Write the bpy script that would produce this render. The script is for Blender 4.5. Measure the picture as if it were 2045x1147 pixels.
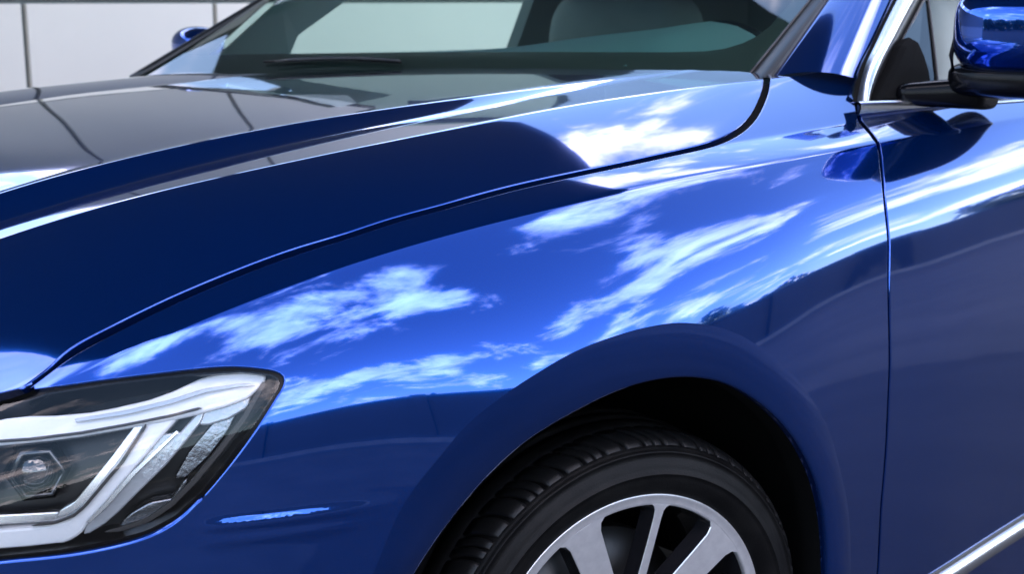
import bpy, bmesh, math, random
import numpy as np
from mathutils import Vector, Matrix
from mathutils.geometry import delaunay_2d_cdt
for o in list(bpy.data.objects): bpy.data.objects.remove(o)
scn = bpy.context.scene; col = scn.collection
# ---------------------------------------------------------------- camera
cam = bpy.data.cameras.new('camera'); camo = bpy.data.objects.new('camera', cam); col.objects.link(camo)
camo.matrix_world = Matrix(((.707107,.146917,-.691676,-1.518334),(-.707107,.146917,-.691676,-2.374099),(0,.978177,.207772,1.312634),(0,0,0,1)))
cam.sensor_width = 36; cam.lens = 47.53; cam.clip_end = 3000; cam.clip_start = .05
cam.dof.use_dof = True; cam.dof.focus_distance = 1.88; cam.dof.aperture_fstop = 7.1
scn.camera = camo
# ---------------------------------------------------------------- world: Nishita sky with broken cloud, sun behind the building
SUN_EL, SUN_AZ = math.radians(44), math.radians(-15)      # azimuth clockwise from +y
w = bpy.data.worlds.new('World'); scn.world = w; w.use_nodes = True
nt = w.node_tree; nt.nodes.clear()
def nn(t, **k):
    n = nt.nodes.new(t)
    for a, b in k.items(): setattr(n, a, b)
    return n
lk = lambda a, b: nt.links.new(a, b)
sky = nn('ShaderNodeTexSky', sky_type='NISHITA', sun_disc=False, sun_elevation=SUN_EL, sun_rotation=SUN_AZ, air_density=1.0, dust_density=.2, ozone_density=1.3)
tc = nn('ShaderNodeTexCoord'); sep = nn('ShaderNodeSeparateXYZ'); lk(tc.outputs['Generated'], sep.inputs[0])
def math_(op, a, b=None, c=None):
    m = nn('ShaderNodeMath', operation=op)
    for i, v in enumerate((a, b, c)):
        if v is None: continue
        if isinstance(v, (int, float)): m.inputs[i].default_value = v
        else: lk(v, m.inputs[i])
    return m.outputs[0]
zc = math_('ADD', math_('MAXIMUM', sep.outputs[2], 0), .22)
cx = math_('DIVIDE', sep.outputs[0], zc); cy = math_('DIVIDE', sep.outputs[1], zc)
cmb = nn('ShaderNodeCombineXYZ'); lk(cx, cmb.inputs[0]); lk(cy, cmb.inputs[1]); cmb.inputs[2].default_value = 6.3
n1 = nn('ShaderNodeTexNoise'); n1.inputs['Scale'].default_value = 2.3; n1.inputs['Detail'].default_value = 14; n1.inputs['Roughness'].default_value = .63; n1.inputs['Distortion'].default_value = .35
lk(cmb.outputs[0], n1.inputs['Vector'])
mr = nn('ShaderNodeMapRange', interpolation_type='SMOOTHSTEP'); mr.inputs[1].default_value = 0.51; mr.inputs[2].default_value = 0.76; 
# cloud banks: (x, y, radius, weight) on the cloud layer seen from the street
BANKS = [(.48,.47,.20,-1),(-.58,-.2,.26,1),(-.32,-.45,.28,1),(-.06,-.58,.24,1),(.13,-.76,.18,.9),(.15,-.47,.12,.9),(-.38,-.88,.28,.9),(.44,-1.76,.24,.9),(.78,-1.46,.16,.8),
 (-.14,-1.95,.34,1),(-.6,-1.8,.45,1),(.05,-2.35,.35,.9),(.9,.56,.30,.2),(1.07,.36,.28,.32),(.66,-.33,.21,1),(.50,-.42,.15,1),(.90,-.72,.13,1),(1.07,-1.14,.14,.9),(.93,-1.12,.12,.8),
 (1.80,-1.66,.30,1),(1.34,-.98,.2,1),(1.32,-.74,.12,.9),(1.55,-1.3,.2,.9),(1.9,-.84,.34,1),(2.05,-1.12,.22,1),(-.44,.50,.28,1),(1.3,.55,.25,.5),
 (.26,-.26,.22,-1),(.39,-.70,.20,-1),(.58,-.80,.16,-1),(.18,-1.32,.36,-1),(.52,-1.08,.24,-1),(-.32,-1.38,.34,-1),(.94,-.50,.13,-1),(1.26,-.44,.16,-1),(-.95,.0,.35,-1),(1.55,-.62,.18,-.7)]
acc = math_('MULTIPLY_ADD', n1.outputs[0], 1.55, -.275)
for bx_, by_, br_, bw_ in BANKS:
    vd = nn('ShaderNodeVectorMath', operation='DISTANCE'); lk(cmb.outputs[0], vd.inputs[0]); vd.inputs[1].default_value = (bx_, by_, 6.3)
    m_ = nn('ShaderNodeMapRange', interpolation_type='SMOOTHSTEP'); m_.inputs[1].default_value = br_*.25; m_.inputs[2].default_value = br_*1.35; m_.inputs[3].default_value = 0.15*bw_*(1 if bw_ > 0 else 1.3); m_.inputs[4].default_value = 0
    lk(vd.outputs['Value'], m_.inputs[0]); acc = math_('ADD', acc, m_.outputs[0])
lk(acc, mr.inputs[0])
n2 = nn('ShaderNodeTexNoise'); n2.inputs['Scale'].default_value = 5.5; n2.inputs['Detail'].default_value = 8; n2.inputs['Roughness'].default_value = .6; n2.inputs['Distortion'].default_value = .5
lk(cmb.outputs[0], n2.inputs['Vector'])
mr2 = nn('ShaderNodeMapRange'); mr2.inputs[1].default_value = .32; mr2.inputs[2].default_value = .68; mr2.inputs[3].default_value = .42; mr2.inputs[4].default_value = 1.0; lk(n2.outputs[0], mr2.inputs[0])
cc = nn('ShaderNodeVectorMath', operation='SCALE'); cc.inputs[0].default_value = (22.0, 22.0*.88, 22.0*.96); lk(mr2.outputs[0], cc.inputs['Scale'])
mx = nn('ShaderNodeMix', data_type='RGBA'); lk(mr.outputs[0], mx.inputs[0]); lk(sky.outputs[0], mx.inputs[6]); lk(cc.outputs[0], mx.inputs[7])
bg = nn('ShaderNodeBackground'); bg.inputs[1].default_value = .15; lk(mx.outputs[2], bg.inputs[0])
wo = nn('ShaderNodeOutputWorld'); lk(bg.outputs[0], wo.inputs[0])
sl = bpy.data.lights.new('sun', 'SUN'); so = bpy.data.objects.new('sun', sl); col.objects.link(so)
sl.energy = 2.0; sl.angle = math.radians(.5); sl.color = (1, .95, .88)
sd = Vector((math.sin(SUN_AZ)*math.cos(SUN_EL), math.cos(SUN_AZ)*math.cos(SUN_EL), math.sin(SUN_EL)))
so.rotation_euler = sd.to_track_quat('Z', 'Y').to_euler()
scn.view_settings.view_transform = 'Standard'; scn.view_settings.look = 'None'; scn.view_settings.exposure = 1.9; scn.view_settings.gamma = 1
scn.cycles.max_bounces = 14; scn.cycles.glossy_bounces = 6; scn.cycles.transparent_max_bounces = 16; scn.cycles.sample_clamp_indirect = 6
# ---------------------------------------------------------------- materials
def mat(name, base=(.5,.5,.5), rough=.5, metal=0., spec=.5, coat=0., coat_rough=.03, coat_ior=1.5, noise=None, bump=None, emit=None):
    m = bpy.data.materials.new(name); m.use_nodes = True; t = m.node_tree; p = t.nodes['Principled BSDF']
    p.inputs['Base Color'].default_value = (*base, 1); p.inputs['Roughness'].default_value = rough; p.inputs['Metallic'].default_value = metal
    p.inputs['Specular IOR Level'].default_value = spec; p.inputs['Coat Weight'].default_value = coat; p.inputs['Coat Roughness'].default_value = coat_rough; p.inputs['Coat IOR'].default_value = coat_ior
    geo = t.nodes.new('ShaderNodeTexCoord')
    if noise:   # (scale, colour b, lo, hi)
        n = t.nodes.new('ShaderNodeTexNoise'); n.inputs['Scale'].default_value = noise[0]; n.inputs['Detail'].default_value = 8; n.inputs['Roughness'].default_value = .6
        t.links.new(geo.outputs['Object'], n.inputs['Vector'])
        r = t.nodes.new('ShaderNodeMapRange'); r.inputs[1].default_value = noise[2]; r.inputs[2].default_value = noise[3]; t.links.new(n.outputs[0], r.inputs[0])
        x = t.nodes.new('ShaderNodeMix'); x.data_type = 'RGBA'; x.inputs[6].default_value = (*base, 1); x.inputs[7].default_value = (*noise[1], 1)
        t.links.new(r.outputs[0], x.inputs[0]); t.links.new(x.outputs[2], p.inputs['Base Color'])
    if bump:    # (scale, strength, distance)
        n = t.nodes.new('ShaderNodeTexNoise'); n.inputs['Scale'].default_value = bump[0]; n.inputs['Detail'].default_value = 4
        t.links.new(geo.outputs['Object'], n.inputs['Vector'])
        b = t.nodes.new('ShaderNodeBump'); b.inputs['Strength'].default_value = bump[1]; b.inputs['Distance'].default_value = bump[2]
        t.links.new(n.outputs[0], b.inputs['Height']); t.links.new(b.outputs[0], p.inputs['Normal'])
    return m
def glass(name, tint, ior=1.5, rough=0.):
    m = bpy.data.materials.new(name); m.use_nodes = True; t = m.node_tree; t.nodes.clear()
    a = t.nodes.new('ShaderNodeBsdfTransparent'); a.inputs[0].default_value = (*tint, 1)
    g = t.nodes.new('ShaderNodeBsdfGlossy'); g.inputs['Roughness'].default_value = rough; g.inputs[0].default_value = (1, 1, 1, 1)
    f = t.nodes.new('ShaderNodeFresnel'); f.inputs[0].default_value = ior
    x = t.nodes.new('ShaderNodeMixShader'); o = t.nodes.new('ShaderNodeOutputMaterial')
    t.links.new(f.outputs[0], x.inputs[0]); t.links.new(a.outputs[0], x.inputs[1]); t.links.new(g.outputs[0], x.inputs[2]); t.links.new(x.outputs[0], o.inputs[0])
    return m
PAINT = mat('blue metallic paint', (0.0, 0.058, 0.34), 0.07, .9, .5, 1., .0, 1.54)
t_ = PAINT.node_tree; p_ = t_.nodes['Principled BSDF']      # slight waviness of the lacquer
o_ = t_.nodes.new('ShaderNodeTexCoord'); n_ = t_.nodes.new('ShaderNodeTexNoise'); n_.inputs['Scale'].default_value = 11; n_.inputs['Detail'].default_value = 1.5
t_.links.new(o_.outputs['Object'], n_.inputs['Vector']); b_ = t_.nodes.new('ShaderNodeBump'); b_.inputs['Strength'].default_value = 1; b_.inputs['Distance'].default_value = .00010
t_.links.new(n_.outputs[0], b_.inputs['Height']); t_.links.new(b_.outputs[0], p_.inputs['Coat Normal'])
BLACKGLOSS = mat('gloss black plastic', (.004,.004,.005), .2, 0, .14)
GLOSSPANE = mat('black quarter glass', (.005,.006,.007), .03, 0, .5)
BLACKTRIM = mat('satin black trim', (.018,.018,.018), .38, 0, .5, bump=(900,.15,.0004))
VOID = mat('black cavity lining', (.004,.004,.004), .9, 0, .1)
SEAL = mat('dark rubber seal', (.03,.028,.027), .45)
CHROME = mat('satin aluminium trim', (.80,.81,.82), .26, 1.)
MACHINED = mat('machined alloy', (.90,.90,.905), .34, .75, noise=(60,(.80,.80,.81),.35,.65))
ALLOYBLACK = mat('gloss black alloy', (.012,.012,.014), .16, 0, .5, 1., .03)
TREAD = mat('tread rubber', (.005,.005,.0053), .42, 0, .4, noise=(40,(.008,.008,.0083),.35,.7), bump=(700,.35,.0006))
RUBBER = mat('tyre rubber', (.0028,.0028,.003), .46, 0, .16, noise=(22,(.0075,.0074,.0072),.42,.72), bump=(420,.6,.0008))
STEEL = mat('brushed steel', (.07,.07,.07), .4, 1.)
GUIDE = mat('frosted white light guide', (.84,.855,.87), .25, 0, .5, 1., .05, bump=(70,.35,.003))
GUIDE2 = mat('clear ribbed light guide', (.50,.53,.56), .2, .35, .5, 1., .05, bump=(160,.3,.002))
REFLECTOR = mat('silvered reflector', (.30,.31,.33), .25, 1., bump=(60,.4,.004))
RINGM = mat('smoked chrome', (.10,.105,.11), .22, 1.)
LAMPBLACK = mat('lamp housing black', (.006,.006,.007), .3, 0, .35)
WSGLASS = glass('green tinted windscreen glass', (.56,.78,.70), 1.52)
SIDEGLASS = glass('tinted side glass', (.40,.48,.46), 1.65)
CLEAR = glass('clear lamp cover', (.98,.985,.985), 1.36)
PROJ = glass('projector lens glass', (.55,.58,.62), 1.9)
FRIT = mat('black ceramic glass border', (.16,.165,.155), .35)
DASH = mat('dashboard with painted reflection', (.40,.60,.64), .55, bump=(500,.2,.0006))  # pale teal stands in for sky reflected in the windscreen
CABIN = mat('trim with painted glass veil', (.30,.34,.32), .75)  # lightened to paint in the veil of reflection on the windscreen
SEATM = mat('seat cloth with painted glass veil', (.42,.46,.43), .85, noise=(6,(.36,.40,.37),.3,.7))  # paler than the cloth, colour carries the windscreen's reflected haze
SCREENTRIM = mat('grey screen pillar lining', (.12,.125,.10), .7)
PILLARTRIM = mat('pale pillar lining', (.62,.66,.63), .6)
WALLG = mat('grey cladding panel', (.40,.39,.37), .55, noise=(1.3,(.36,.35,.335),.3,.75))  # upper panels greyed to dim their reflection in the bonnet
WALLM = mat('white cladding panel', (.87,.81,.725), .55, noise=(1.3,(.83,.775,.695),.3,.75))
JOINT = mat('grey joint backing', (.16,.18,.18), .8)
ASPHALT = mat('asphalt', (.013,.013,.0135), .85, noise=(1.1,(.030,.029,.028),.38,.66), bump=(220,.5,.004))
SOFFIT = mat('dark canopy cladding', (.075,.10,.13), .6)  # slate blue of the added canopy, chosen to brighten its bonnet reflection; also roofs
CONCRETE = mat('grey render', (.22,.215,.21), .8, noise=(.6,(.17,.165,.16),.3,.7))
BRICK = mat('brown brick render', (.14,.09,.065), .85, noise=(.8,(.10,.07,.055),.3,.7))
WINDOWM = mat('dark window glass', (.02,.025,.03), .08)
KERB = mat('worn concrete kerb', (.13,.128,.122), .8, noise=(3,(.09,.088,.085),.3,.7))
DARKWALL = mat('dark painted wall', (.012,.014,.021), .7, noise=(.5,(.020,.022,.030),.35,.7))
LEAF = mat('dark foliage', (.045,.062,.028), .7, noise=(1.5,(.075,.085,.04),.3,.7))
BARK = mat('bark', (.08,.06,.045), .9)
# ---------------------------------------------------------------- object helpers
def link(name, me, m, parent=None, smooth=True, **props):
    o = bpy.data.objects.new(name, me); col.objects.link(o)
    if m is not None and not me.materials: me.materials.append(m)
    if smooth and len(me.polygons): me.polygons.foreach_set('use_smooth', [True]*len(me.polygons))
    if parent is not None: o.parent = parent
    for k, v in props.items(): o[k] = v
    return o
def mesh(name, V, F):
    me = bpy.data.meshes.new(name); me.from_pydata([tuple(map(float, v)) for v in V], [], [tuple(int(i) for i in f) for f in F]); me.update(); return me
def thing(name, label, cat, loc=(0,0,0), group=None):
    o = bpy.data.objects.new(name, None); o.empty_display_size = .2; col.objects.link(o); o.location = loc; o['label'] = label; o['category'] = cat
    if group: o['group'] = group
    return o
def grid(V, closed_u=False, closed_v=False, flip=False):   # V[i][j] -> faces
    ni, nj = len(V), len(V[0]); F = []
    for i in range(ni-(0 if closed_u else 1)):
        for j in range(nj-(0 if closed_v else 1)):
            a, b, c, d = i*nj+j, ((i+1) % ni)*nj+j, ((i+1) % ni)*nj+(j+1) % nj, i*nj+(j+1) % nj
            F.append((a, d, c, b) if flip else (a, b, c, d))
    return F
def loft(name, rows, m, parent, **k):
    V = [p for r in rows for p in r]; kw = {q: k.pop(q) for q in ('closed_u', 'closed_v', 'flip') if q in k}
    return link(name, mesh(name, V, grid(rows, **kw)), m, parent, **k)
def fix_normals(o):
    bm = bmesh.new(); bm.from_mesh(o.data); bmesh.ops.recalc_face_normals(bm, faces=bm.faces); bm.to_mesh(o.data); bm.free(); return o
def bevel(o, w, seg=2, ang=.6):
    md = o.modifiers.new('bevel', 'BEVEL'); md.width = w; md.segments = seg; md.limit_method = 'ANGLE'; md.angle_limit = ang; md.harden_normals = False; return o
def box_mesh(name, x0, x1, y0, y1, z0, z1):
    V = [(x, y, z) for x in (x0, x1) for y in (y0, y1) for z in (z0, z1)]
    return mesh(name, V, [(0,1,3,2),(4,6,7,5),(0,4,5,1),(2,3,7,6),(0,2,6,4),(1,5,7,3)])
def tube(name, pts, r, m, parent, seg=10, flat=1.0, **k):
    pts = [Vector(p) for p in pts]; rows = []; up = Vector((0,0,1))
    for i, p in enumerate(pts):
        t = (pts[min(i+1, len(pts)-1)]-pts[max(i-1, 0)]).normalized(); a = t.cross(up).normalized(); b = a.cross(t)
        ri = r[i] if isinstance(r, (list, tuple)) else r
        rows.append([p+a*ri*math.cos(q)+b*ri*flat*math.sin(q) for q in [2*math.pi*j/seg for j in range(seg)]])
    V = [p for q in rows for p in q]; F = grid(rows, closed_v=True); n = len(V)
    F += [tuple(range(seg))[::-1], tuple(range(n-seg, n))]
    return fix_normals(link(name, mesh(name, V, F), m, parent, **k))
def lathe(name, prof, m, parent, seg=96, mw=None, a0=0, a1=2*math.pi, **k):  # prof (radius, y) about the local Y axis
    full = abs(a1-a0-2*math.pi) < 1e-6; ns = seg if full else seg+1; rows = []
    for i in range(ns):
        a = a0+(a1-a0)*i/seg; rows.append([(r*math.cos(a), y, r*math.sin(a)) for r, y in prof])
    return fix_normals(link(name, mesh(name, [p for q in rows for p in q], grid(rows, closed_u=full)), m, parent, **k))
def crom(pts, n):   # resample a 3-D polyline by spline
    p = np.array(pts, float); s = np.r_[0, np.cumsum(np.linalg.norm(np.diff(p, axis=0), axis=1))]; t = np.linspace(0, s[-1], n)
    return np.stack([nspline(s, p[:, i])(t) for i in range(p.shape[1])], 1)
# ---- body surface: longitudinal character lines, one row per station along the car ----
def nspline(xs, ys):
    xs = np.asarray(xs, float); ys = np.asarray(ys, float)
    n = len(xs); h = np.diff(xs); M = np.zeros((n, n)); b = np.zeros(n); M[0, 0] = M[-1, -1] = 1
    for i in range(1, n-1):
        M[i, i-1] = h[i-1]; M[i, i] = 2*(h[i-1]+h[i]); M[i, i+1] = h[i]
        b[i] = 6*((ys[i+1]-ys[i])/h[i]-(ys[i]-ys[i-1])/h[i-1])
    m = np.linalg.solve(M, b)
    def fn(x):
        x = np.asarray(x, float); i = np.clip(np.searchsorted(xs, x)-1, 0, n-2); t = np.clip(x, xs[0], xs[-1])
        a = (xs[i+1]-t)/h[i]; c = (t-xs[i])/h[i]
        return a*ys[i]+c*ys[i+1]+((a**3-a)*m[i]+(c**3-c)*m[i+1])*h[i]**2/6
    return fn
ST = [-1.05,-.95,-.85,-.75,-.65,-.5,-.35,-.2,-.05,.1,.25,.4,.55,.7,1.0,1.35,1.75]
LINES = {  # (y, z) of every line at every station
'C': ([-.40,-.49,-.567,-.645,-.717,-.791,-.838,-.863,-.874,-.878,-.883,-.889,-.899,-.910,-.93,-.95,-.96],
      [.885,.925,.961,1.002,1.039,1.075,1.099,1.117,1.132,1.144,1.153,1.160,1.166,1.172,1.20,1.23,1.25]),
'D': ([-0.33, -0.405, -0.475, -0.545, -0.612, -0.655, -0.682, -0.703, -0.716, -0.725, -0.728, -0.729, -0.728, -0.728, -0.73, -0.73, -0.73],
      [0.88, 0.922, 0.959, 0.999, 1.035, 1.069, 1.0935, 1.1125, 1.1275, 1.14, 1.151, 1.1605, 1.1675, 1.1745, 1.2005, 1.2305, 1.2505]),
'E': ([-.28,-.355,-.425,-.495,-.560,-.600,-.627,-.649,-.666,-.676,-.680,-.681,-.680,-.680,-.68,-.68,-.68],
      [.905,.947,.984,1.0245,1.0605,1.0925,1.1145,1.1305,1.142,1.151,1.1585,1.165,1.1705,1.176,1.20,1.23,1.25]),
'E2':([-.255,-.33,-.40,-.47,-.535,-.575,-.602,-.624,-.641,-.651,-.655,-.656,-.655,-.655,-.65,-.65,-.65],
      [.906,.948,.985,1.024,1.060,1.0915,1.1135,1.130,1.142,1.1515,1.159,1.1655,1.171,1.177,1.20,1.23,1.25]),
'F': ([.24,.29,.33,.36,.385,.41,.425,.44,.45,.455,.46,.465,.47,.475,.48,.48,.48],
      [.92,.955,.987,1.015,1.043,1.066,1.085,1.099,1.110,1.118,1.125,1.131,1.135,1.138,1.15,1.17,1.18]),
'A': ([-.69,-.785,-.858,-.920,-.961,-1.011,-1.042,-1.058,-1.066,-1.068,-1.068,-1.068,-1.069,-1.072,-1.09,-1.10,-1.10],
      [.745,.808,.862,.919,.964,1.010,1.039,1.0565,1.0685,1.077,1.083,1.087,1.091,1.096,1.107,1.118,1.128]),
'B': ([-.72,-.81,-.888,-.953,-1.008,-1.065,-1.100,-1.120,-1.132,-1.139,-1.144,-1.147,-1.149,-1.151,-1.155,-1.157,-1.158],
      [.735,.797,.850,.904,.947,.991,1.018,1.035,1.0465,1.054,1.0595,1.063,1.066,1.069,1.074,1.08,1.085]),
}
SH = nspline(ST, [.14,.145,.155,.17,.185,.215,.26,.275,.255,.225,.203,.193,.188,.187,.187,.187,.187])   # depth below B of the turning point
TH = nspline(ST, [6,6,6.5,7,7,7.2,8,9,10,11,11,10.5,10,10,9.5,9.5,9.5])                                   # tilt there, degrees
T0 = nspline(ST, [46,46,46,46,46,46,46,46,46,46,46,44,42,40,36,34,34])
NODES = ['F2f','F2','F','E2','E','D','C','A','B']   # u = 0..8, then the side 8..9
NX = 871; MID = 180
XG = np.linspace(-1.05, 3.30, NX)
ZLOW = .03
def gsm(v, sig):
    r = int(4*sig)+1; k = np.exp(-.5*(np.arange(-r, r+1)/sig)**2); k /= k.sum()
    p = np.concatenate([2*v[..., :1]-v[..., r:0:-1], v, 2*v[..., -1:]-v[..., -2:-r-2:-1]], -1)
    return np.apply_along_axis(lambda q: np.convolve(q, k, 'valid'), -1, p)
def build_surface():
    L = {k: (nspline(ST, a)(XG), nspline(ST, b)(XG)) for k, (a, b) in LINES.items()}
    yF, zF = L['F']; L['F2'] = (yF+.05, zF-.0085); L['F2f'] = (yF+.5, zF-.035)
    STEP = .0025
    nseg = []; Y = []; Z = []; U = []
    ref = {k: (L[k][0][MID], L[k][1][MID]) for k in NODES}
    for k in range(8):
        a, b = NODES[k], NODES[k+1]
        w = np.hypot(ref[a][0]-ref[b][0], ref[a][1]-ref[b][1]); n = max(6, int(round(w/STEP)))
        t = np.arange(n)/n
        (ya, za), (yb, zb) = L[a], L[b]
        crown = {'F2f': .02, 'F2': 0, 'F': .008, 'E2': 0, 'E': -.0012, 'D': .0002, 'C': .0045, 'A': .0012}[a]
        wid = np.hypot(ya-yb, za-zb); cr = crown*wid/max(w, 1e-6)
        ny = (zb-za)/wid; nz = -(yb-ya)/wid
        bump = 4*t*(1-t)
        Y.append(ya[:, None]+(yb-ya)[:, None]*t+(ny*cr*1)[:, None]*bump); Z.append(za[:, None]+(zb-za)[:, None]*t+(nz*cr)[:, None]*bump)
        U += list(k+t)
    # side below B: integrate the tilt
    yB, zB = L['B']; ns = 340
    s = (zB-ZLOW)[:, None]*np.linspace(0, 1, ns)[None]
    sh = SH(XG)[:, None]; th = TH(XG)[:, None]; t0 = T0(XG)[:, None]
    up = th+(t0-th)*np.clip(1-s/sh, 0, 1)**1.5
    dn = -3+(th+3)*np.exp(-np.clip(s-sh, 0, 9)/.22)
    tilt = np.where(s < sh, up, dn)
    tilt = gsm(np.concatenate([tilt], 1), 8.0)
    tt = np.tan(np.radians(tilt)); ds = (zB-ZLOW)[:, None]/(ns-1)
    off = np.concatenate([np.zeros((NX, 1)), np.cumsum(.5*(tt[:, 1:]+tt[:, :-1])*ds, 1)], 1)
    # soft feature line low on the wing, running back from the lamp
    zz = zB[:, None]-s; xw = np.clip((XG+.735)/.05, 0, 1)*np.clip((-.485-XG)/.14, 0, 1); xw = (xw*xw*(3-2*xw))[:, None]
    zc = .706+.02*(XG[:, None]+.60)
    off = off+.0039*xw*np.exp(-((zz-zc)/.0058)**2)+.0022*xw*np.exp(-((zz-zc+.018)/.006)**2)
    Y.append(yB[:, None]-off); Z.append(zB[:, None]-s); U += list(8+np.linspace(0, 1, ns))
    Y = np.concatenate(Y, 1); Z = np.concatenate(Z, 1); U = np.array(U)
    # soften creases: average along the section
    Y = gsm(Y, 1.5); Z = gsm(Z, 1.5)
    P = np.stack([np.repeat(XG[:, None], Y.shape[1], 1), Y, Z], -1)
    du = np.gradient(P, axis=1); dx = np.gradient(P, axis=0)
    N = np.cross(dx, du); N /= np.linalg.norm(N, axis=-1, keepdims=True)
    N = -N
    return P, N, U

SP, SN, SU = build_surface()
mid = MID
SVv = np.concatenate([[0], np.cumsum(np.linalg.norm(np.diff(SP[mid], axis=0), axis=1))])
u2v = lambda u: np.interp(u, SU, SVv)
v2u = lambda v: np.interp(v, SVv, SU)
def samp(x, v):
    x = np.asarray(x, float); fi = np.clip((x-XG[0])/(XG[1]-XG[0]), 0, NX-1.001); fj = np.clip(np.interp(v, SVv, np.arange(len(SVv))), 0, len(SVv)-1.001)
    a = fi.astype(int); b = fj.astype(int); s = (fi-a)[..., None]; t = (fj-b)[..., None]
    def q(A): return A[a, b]*(1-s)*(1-t)+A[a+1, b]*s*(1-t)+A[a, b+1]*(1-s)*t+A[a+1, b+1]*s*t
    p = q(SP); n = q(SN); n /= np.linalg.norm(n, axis=-1, keepdims=True)
    du = (SP[a, b+1]-SP[a, b])/(SVv[b+1]-SVv[b])[..., None]; dx = (SP[a+1, b]-SP[a, b])/(XG[1]-XG[0])
    return p, n, dx, du
# v lines: close together where the section bends
def vlines():
    dn = np.zeros(len(SVv)-1)
    for i in range(0, NX, 30): dn = np.maximum(dn, np.linalg.norm(np.diff(SN[i], axis=0), axis=1))
    out = [0]; acc = 0; d = 0
    for j in range(1, len(SVv)):
        acc += dn[j-1]; d += SVv[j]-SVv[j-1]
        if acc > .045 or d > .016: out.append(j); acc = 0; d = 0
    base = SVv[np.array(out)]; cr = np.array([u2v(k)+d for k in range(2, 9) for d in (-.006, -.0028, 0, .0028, .006)])
    j_ = int(round((-.60-XG[0])/(XG[1]-XG[0]))); zs_ = SP[j_, :, 2]; sel = np.where((SU > 8) & (zs_ < .745) & (zs_ > .62))[0]; cr = np.r_[cr, SVv[sel]]
    keep = np.array([np.abs(cr-b).min() > .0022 for b in base]); return np.sort(np.r_[base[keep], cr])
VL = vlines()
def inpoly(px, py, poly):
    r = np.zeros(len(px), bool); x0, y0 = poly[:, 0], poly[:, 1]; x1, y1 = np.roll(x0, -1), np.roll(y0, -1)
    for a, b, c, d in zip(x0, y0, x1, y1):
        m = ((b > py) != (d > py)); 
        if b != d: r ^= m & (px < (c-a)*(py-b)/(d-b)+a)
    return r
def segdist(px, py, poly):
    d2 = np.full(len(px), 1e9)
    for (a, b), (c, d) in zip(poly, np.roll(poly, -1, 0)):
        ex, ey = c-a, d-b; l = ex*ex+ey*ey+1e-12; t = np.clip(((px-a)*ex+(py-b)*ey)/l, 0, 1)
        d2 = np.minimum(d2, (px-a-t*ex)**2+(py-b-t*ey)**2)
    return np.sqrt(d2)
def outline(segs, step=.007):
    """segs: list of (points (x,u), gap inset). returns inset polygon in (x,v)"""
    pts = []; ins = []; rl = []
    for sg_ in segs:
        s, g = sg_[:2]; fl_ = len(sg_) < 3 or sg_[2]
        q = np.array([(x, float(u2v(u))) for x, u in s]); 
        L = np.r_[0, np.cumsum(np.hypot(*np.diff(q, axis=0).T))]; n = max(2, int(L[-1]/step)+1); t = np.linspace(0, L[-1], n)
        for a, b in zip(np.interp(t, L, q[:, 0]), np.interp(t, L, q[:, 1])): pts.append((a, b)); ins.append(g); rl.append(fl_)
    pts = np.array(pts); ins = np.array(ins); rl = np.array(rl); keep = [0]
    for i in range(1, len(pts)):
        if np.hypot(*(pts[i]-pts[keep[-1]])) > .0016: keep.append(i)
    if np.hypot(*(pts[keep[-1]]-pts[0])) < .0016: keep.pop()
    pts = pts[keep]; ins = ins[keep]; rl = rl[keep]
    area = .5*np.sum(pts[:, 0]*np.roll(pts[:, 1], -1)-np.roll(pts[:, 0], -1)*pts[:, 1])
    if area < 0: pts = pts[::-1]; ins = ins[::-1]; rl = rl[::-1]
    def nrm(p):
        e = np.roll(p, -1, 0)-p; e /= np.linalg.norm(e, axis=1, keepdims=True); n = np.stack([e[:, 1], -e[:, 0]], 1)   # outward for ccw
        m = n+np.roll(n, 1, 0); m /= np.maximum(np.linalg.norm(m, axis=1, keepdims=True), .3); c = np.clip((m*n).sum(1), .5, 1); return m, c
    m, c = nrm(pts); q = pts-m*(ins/c)[:, None]
    outline.roll = rl
    return q, m
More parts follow.
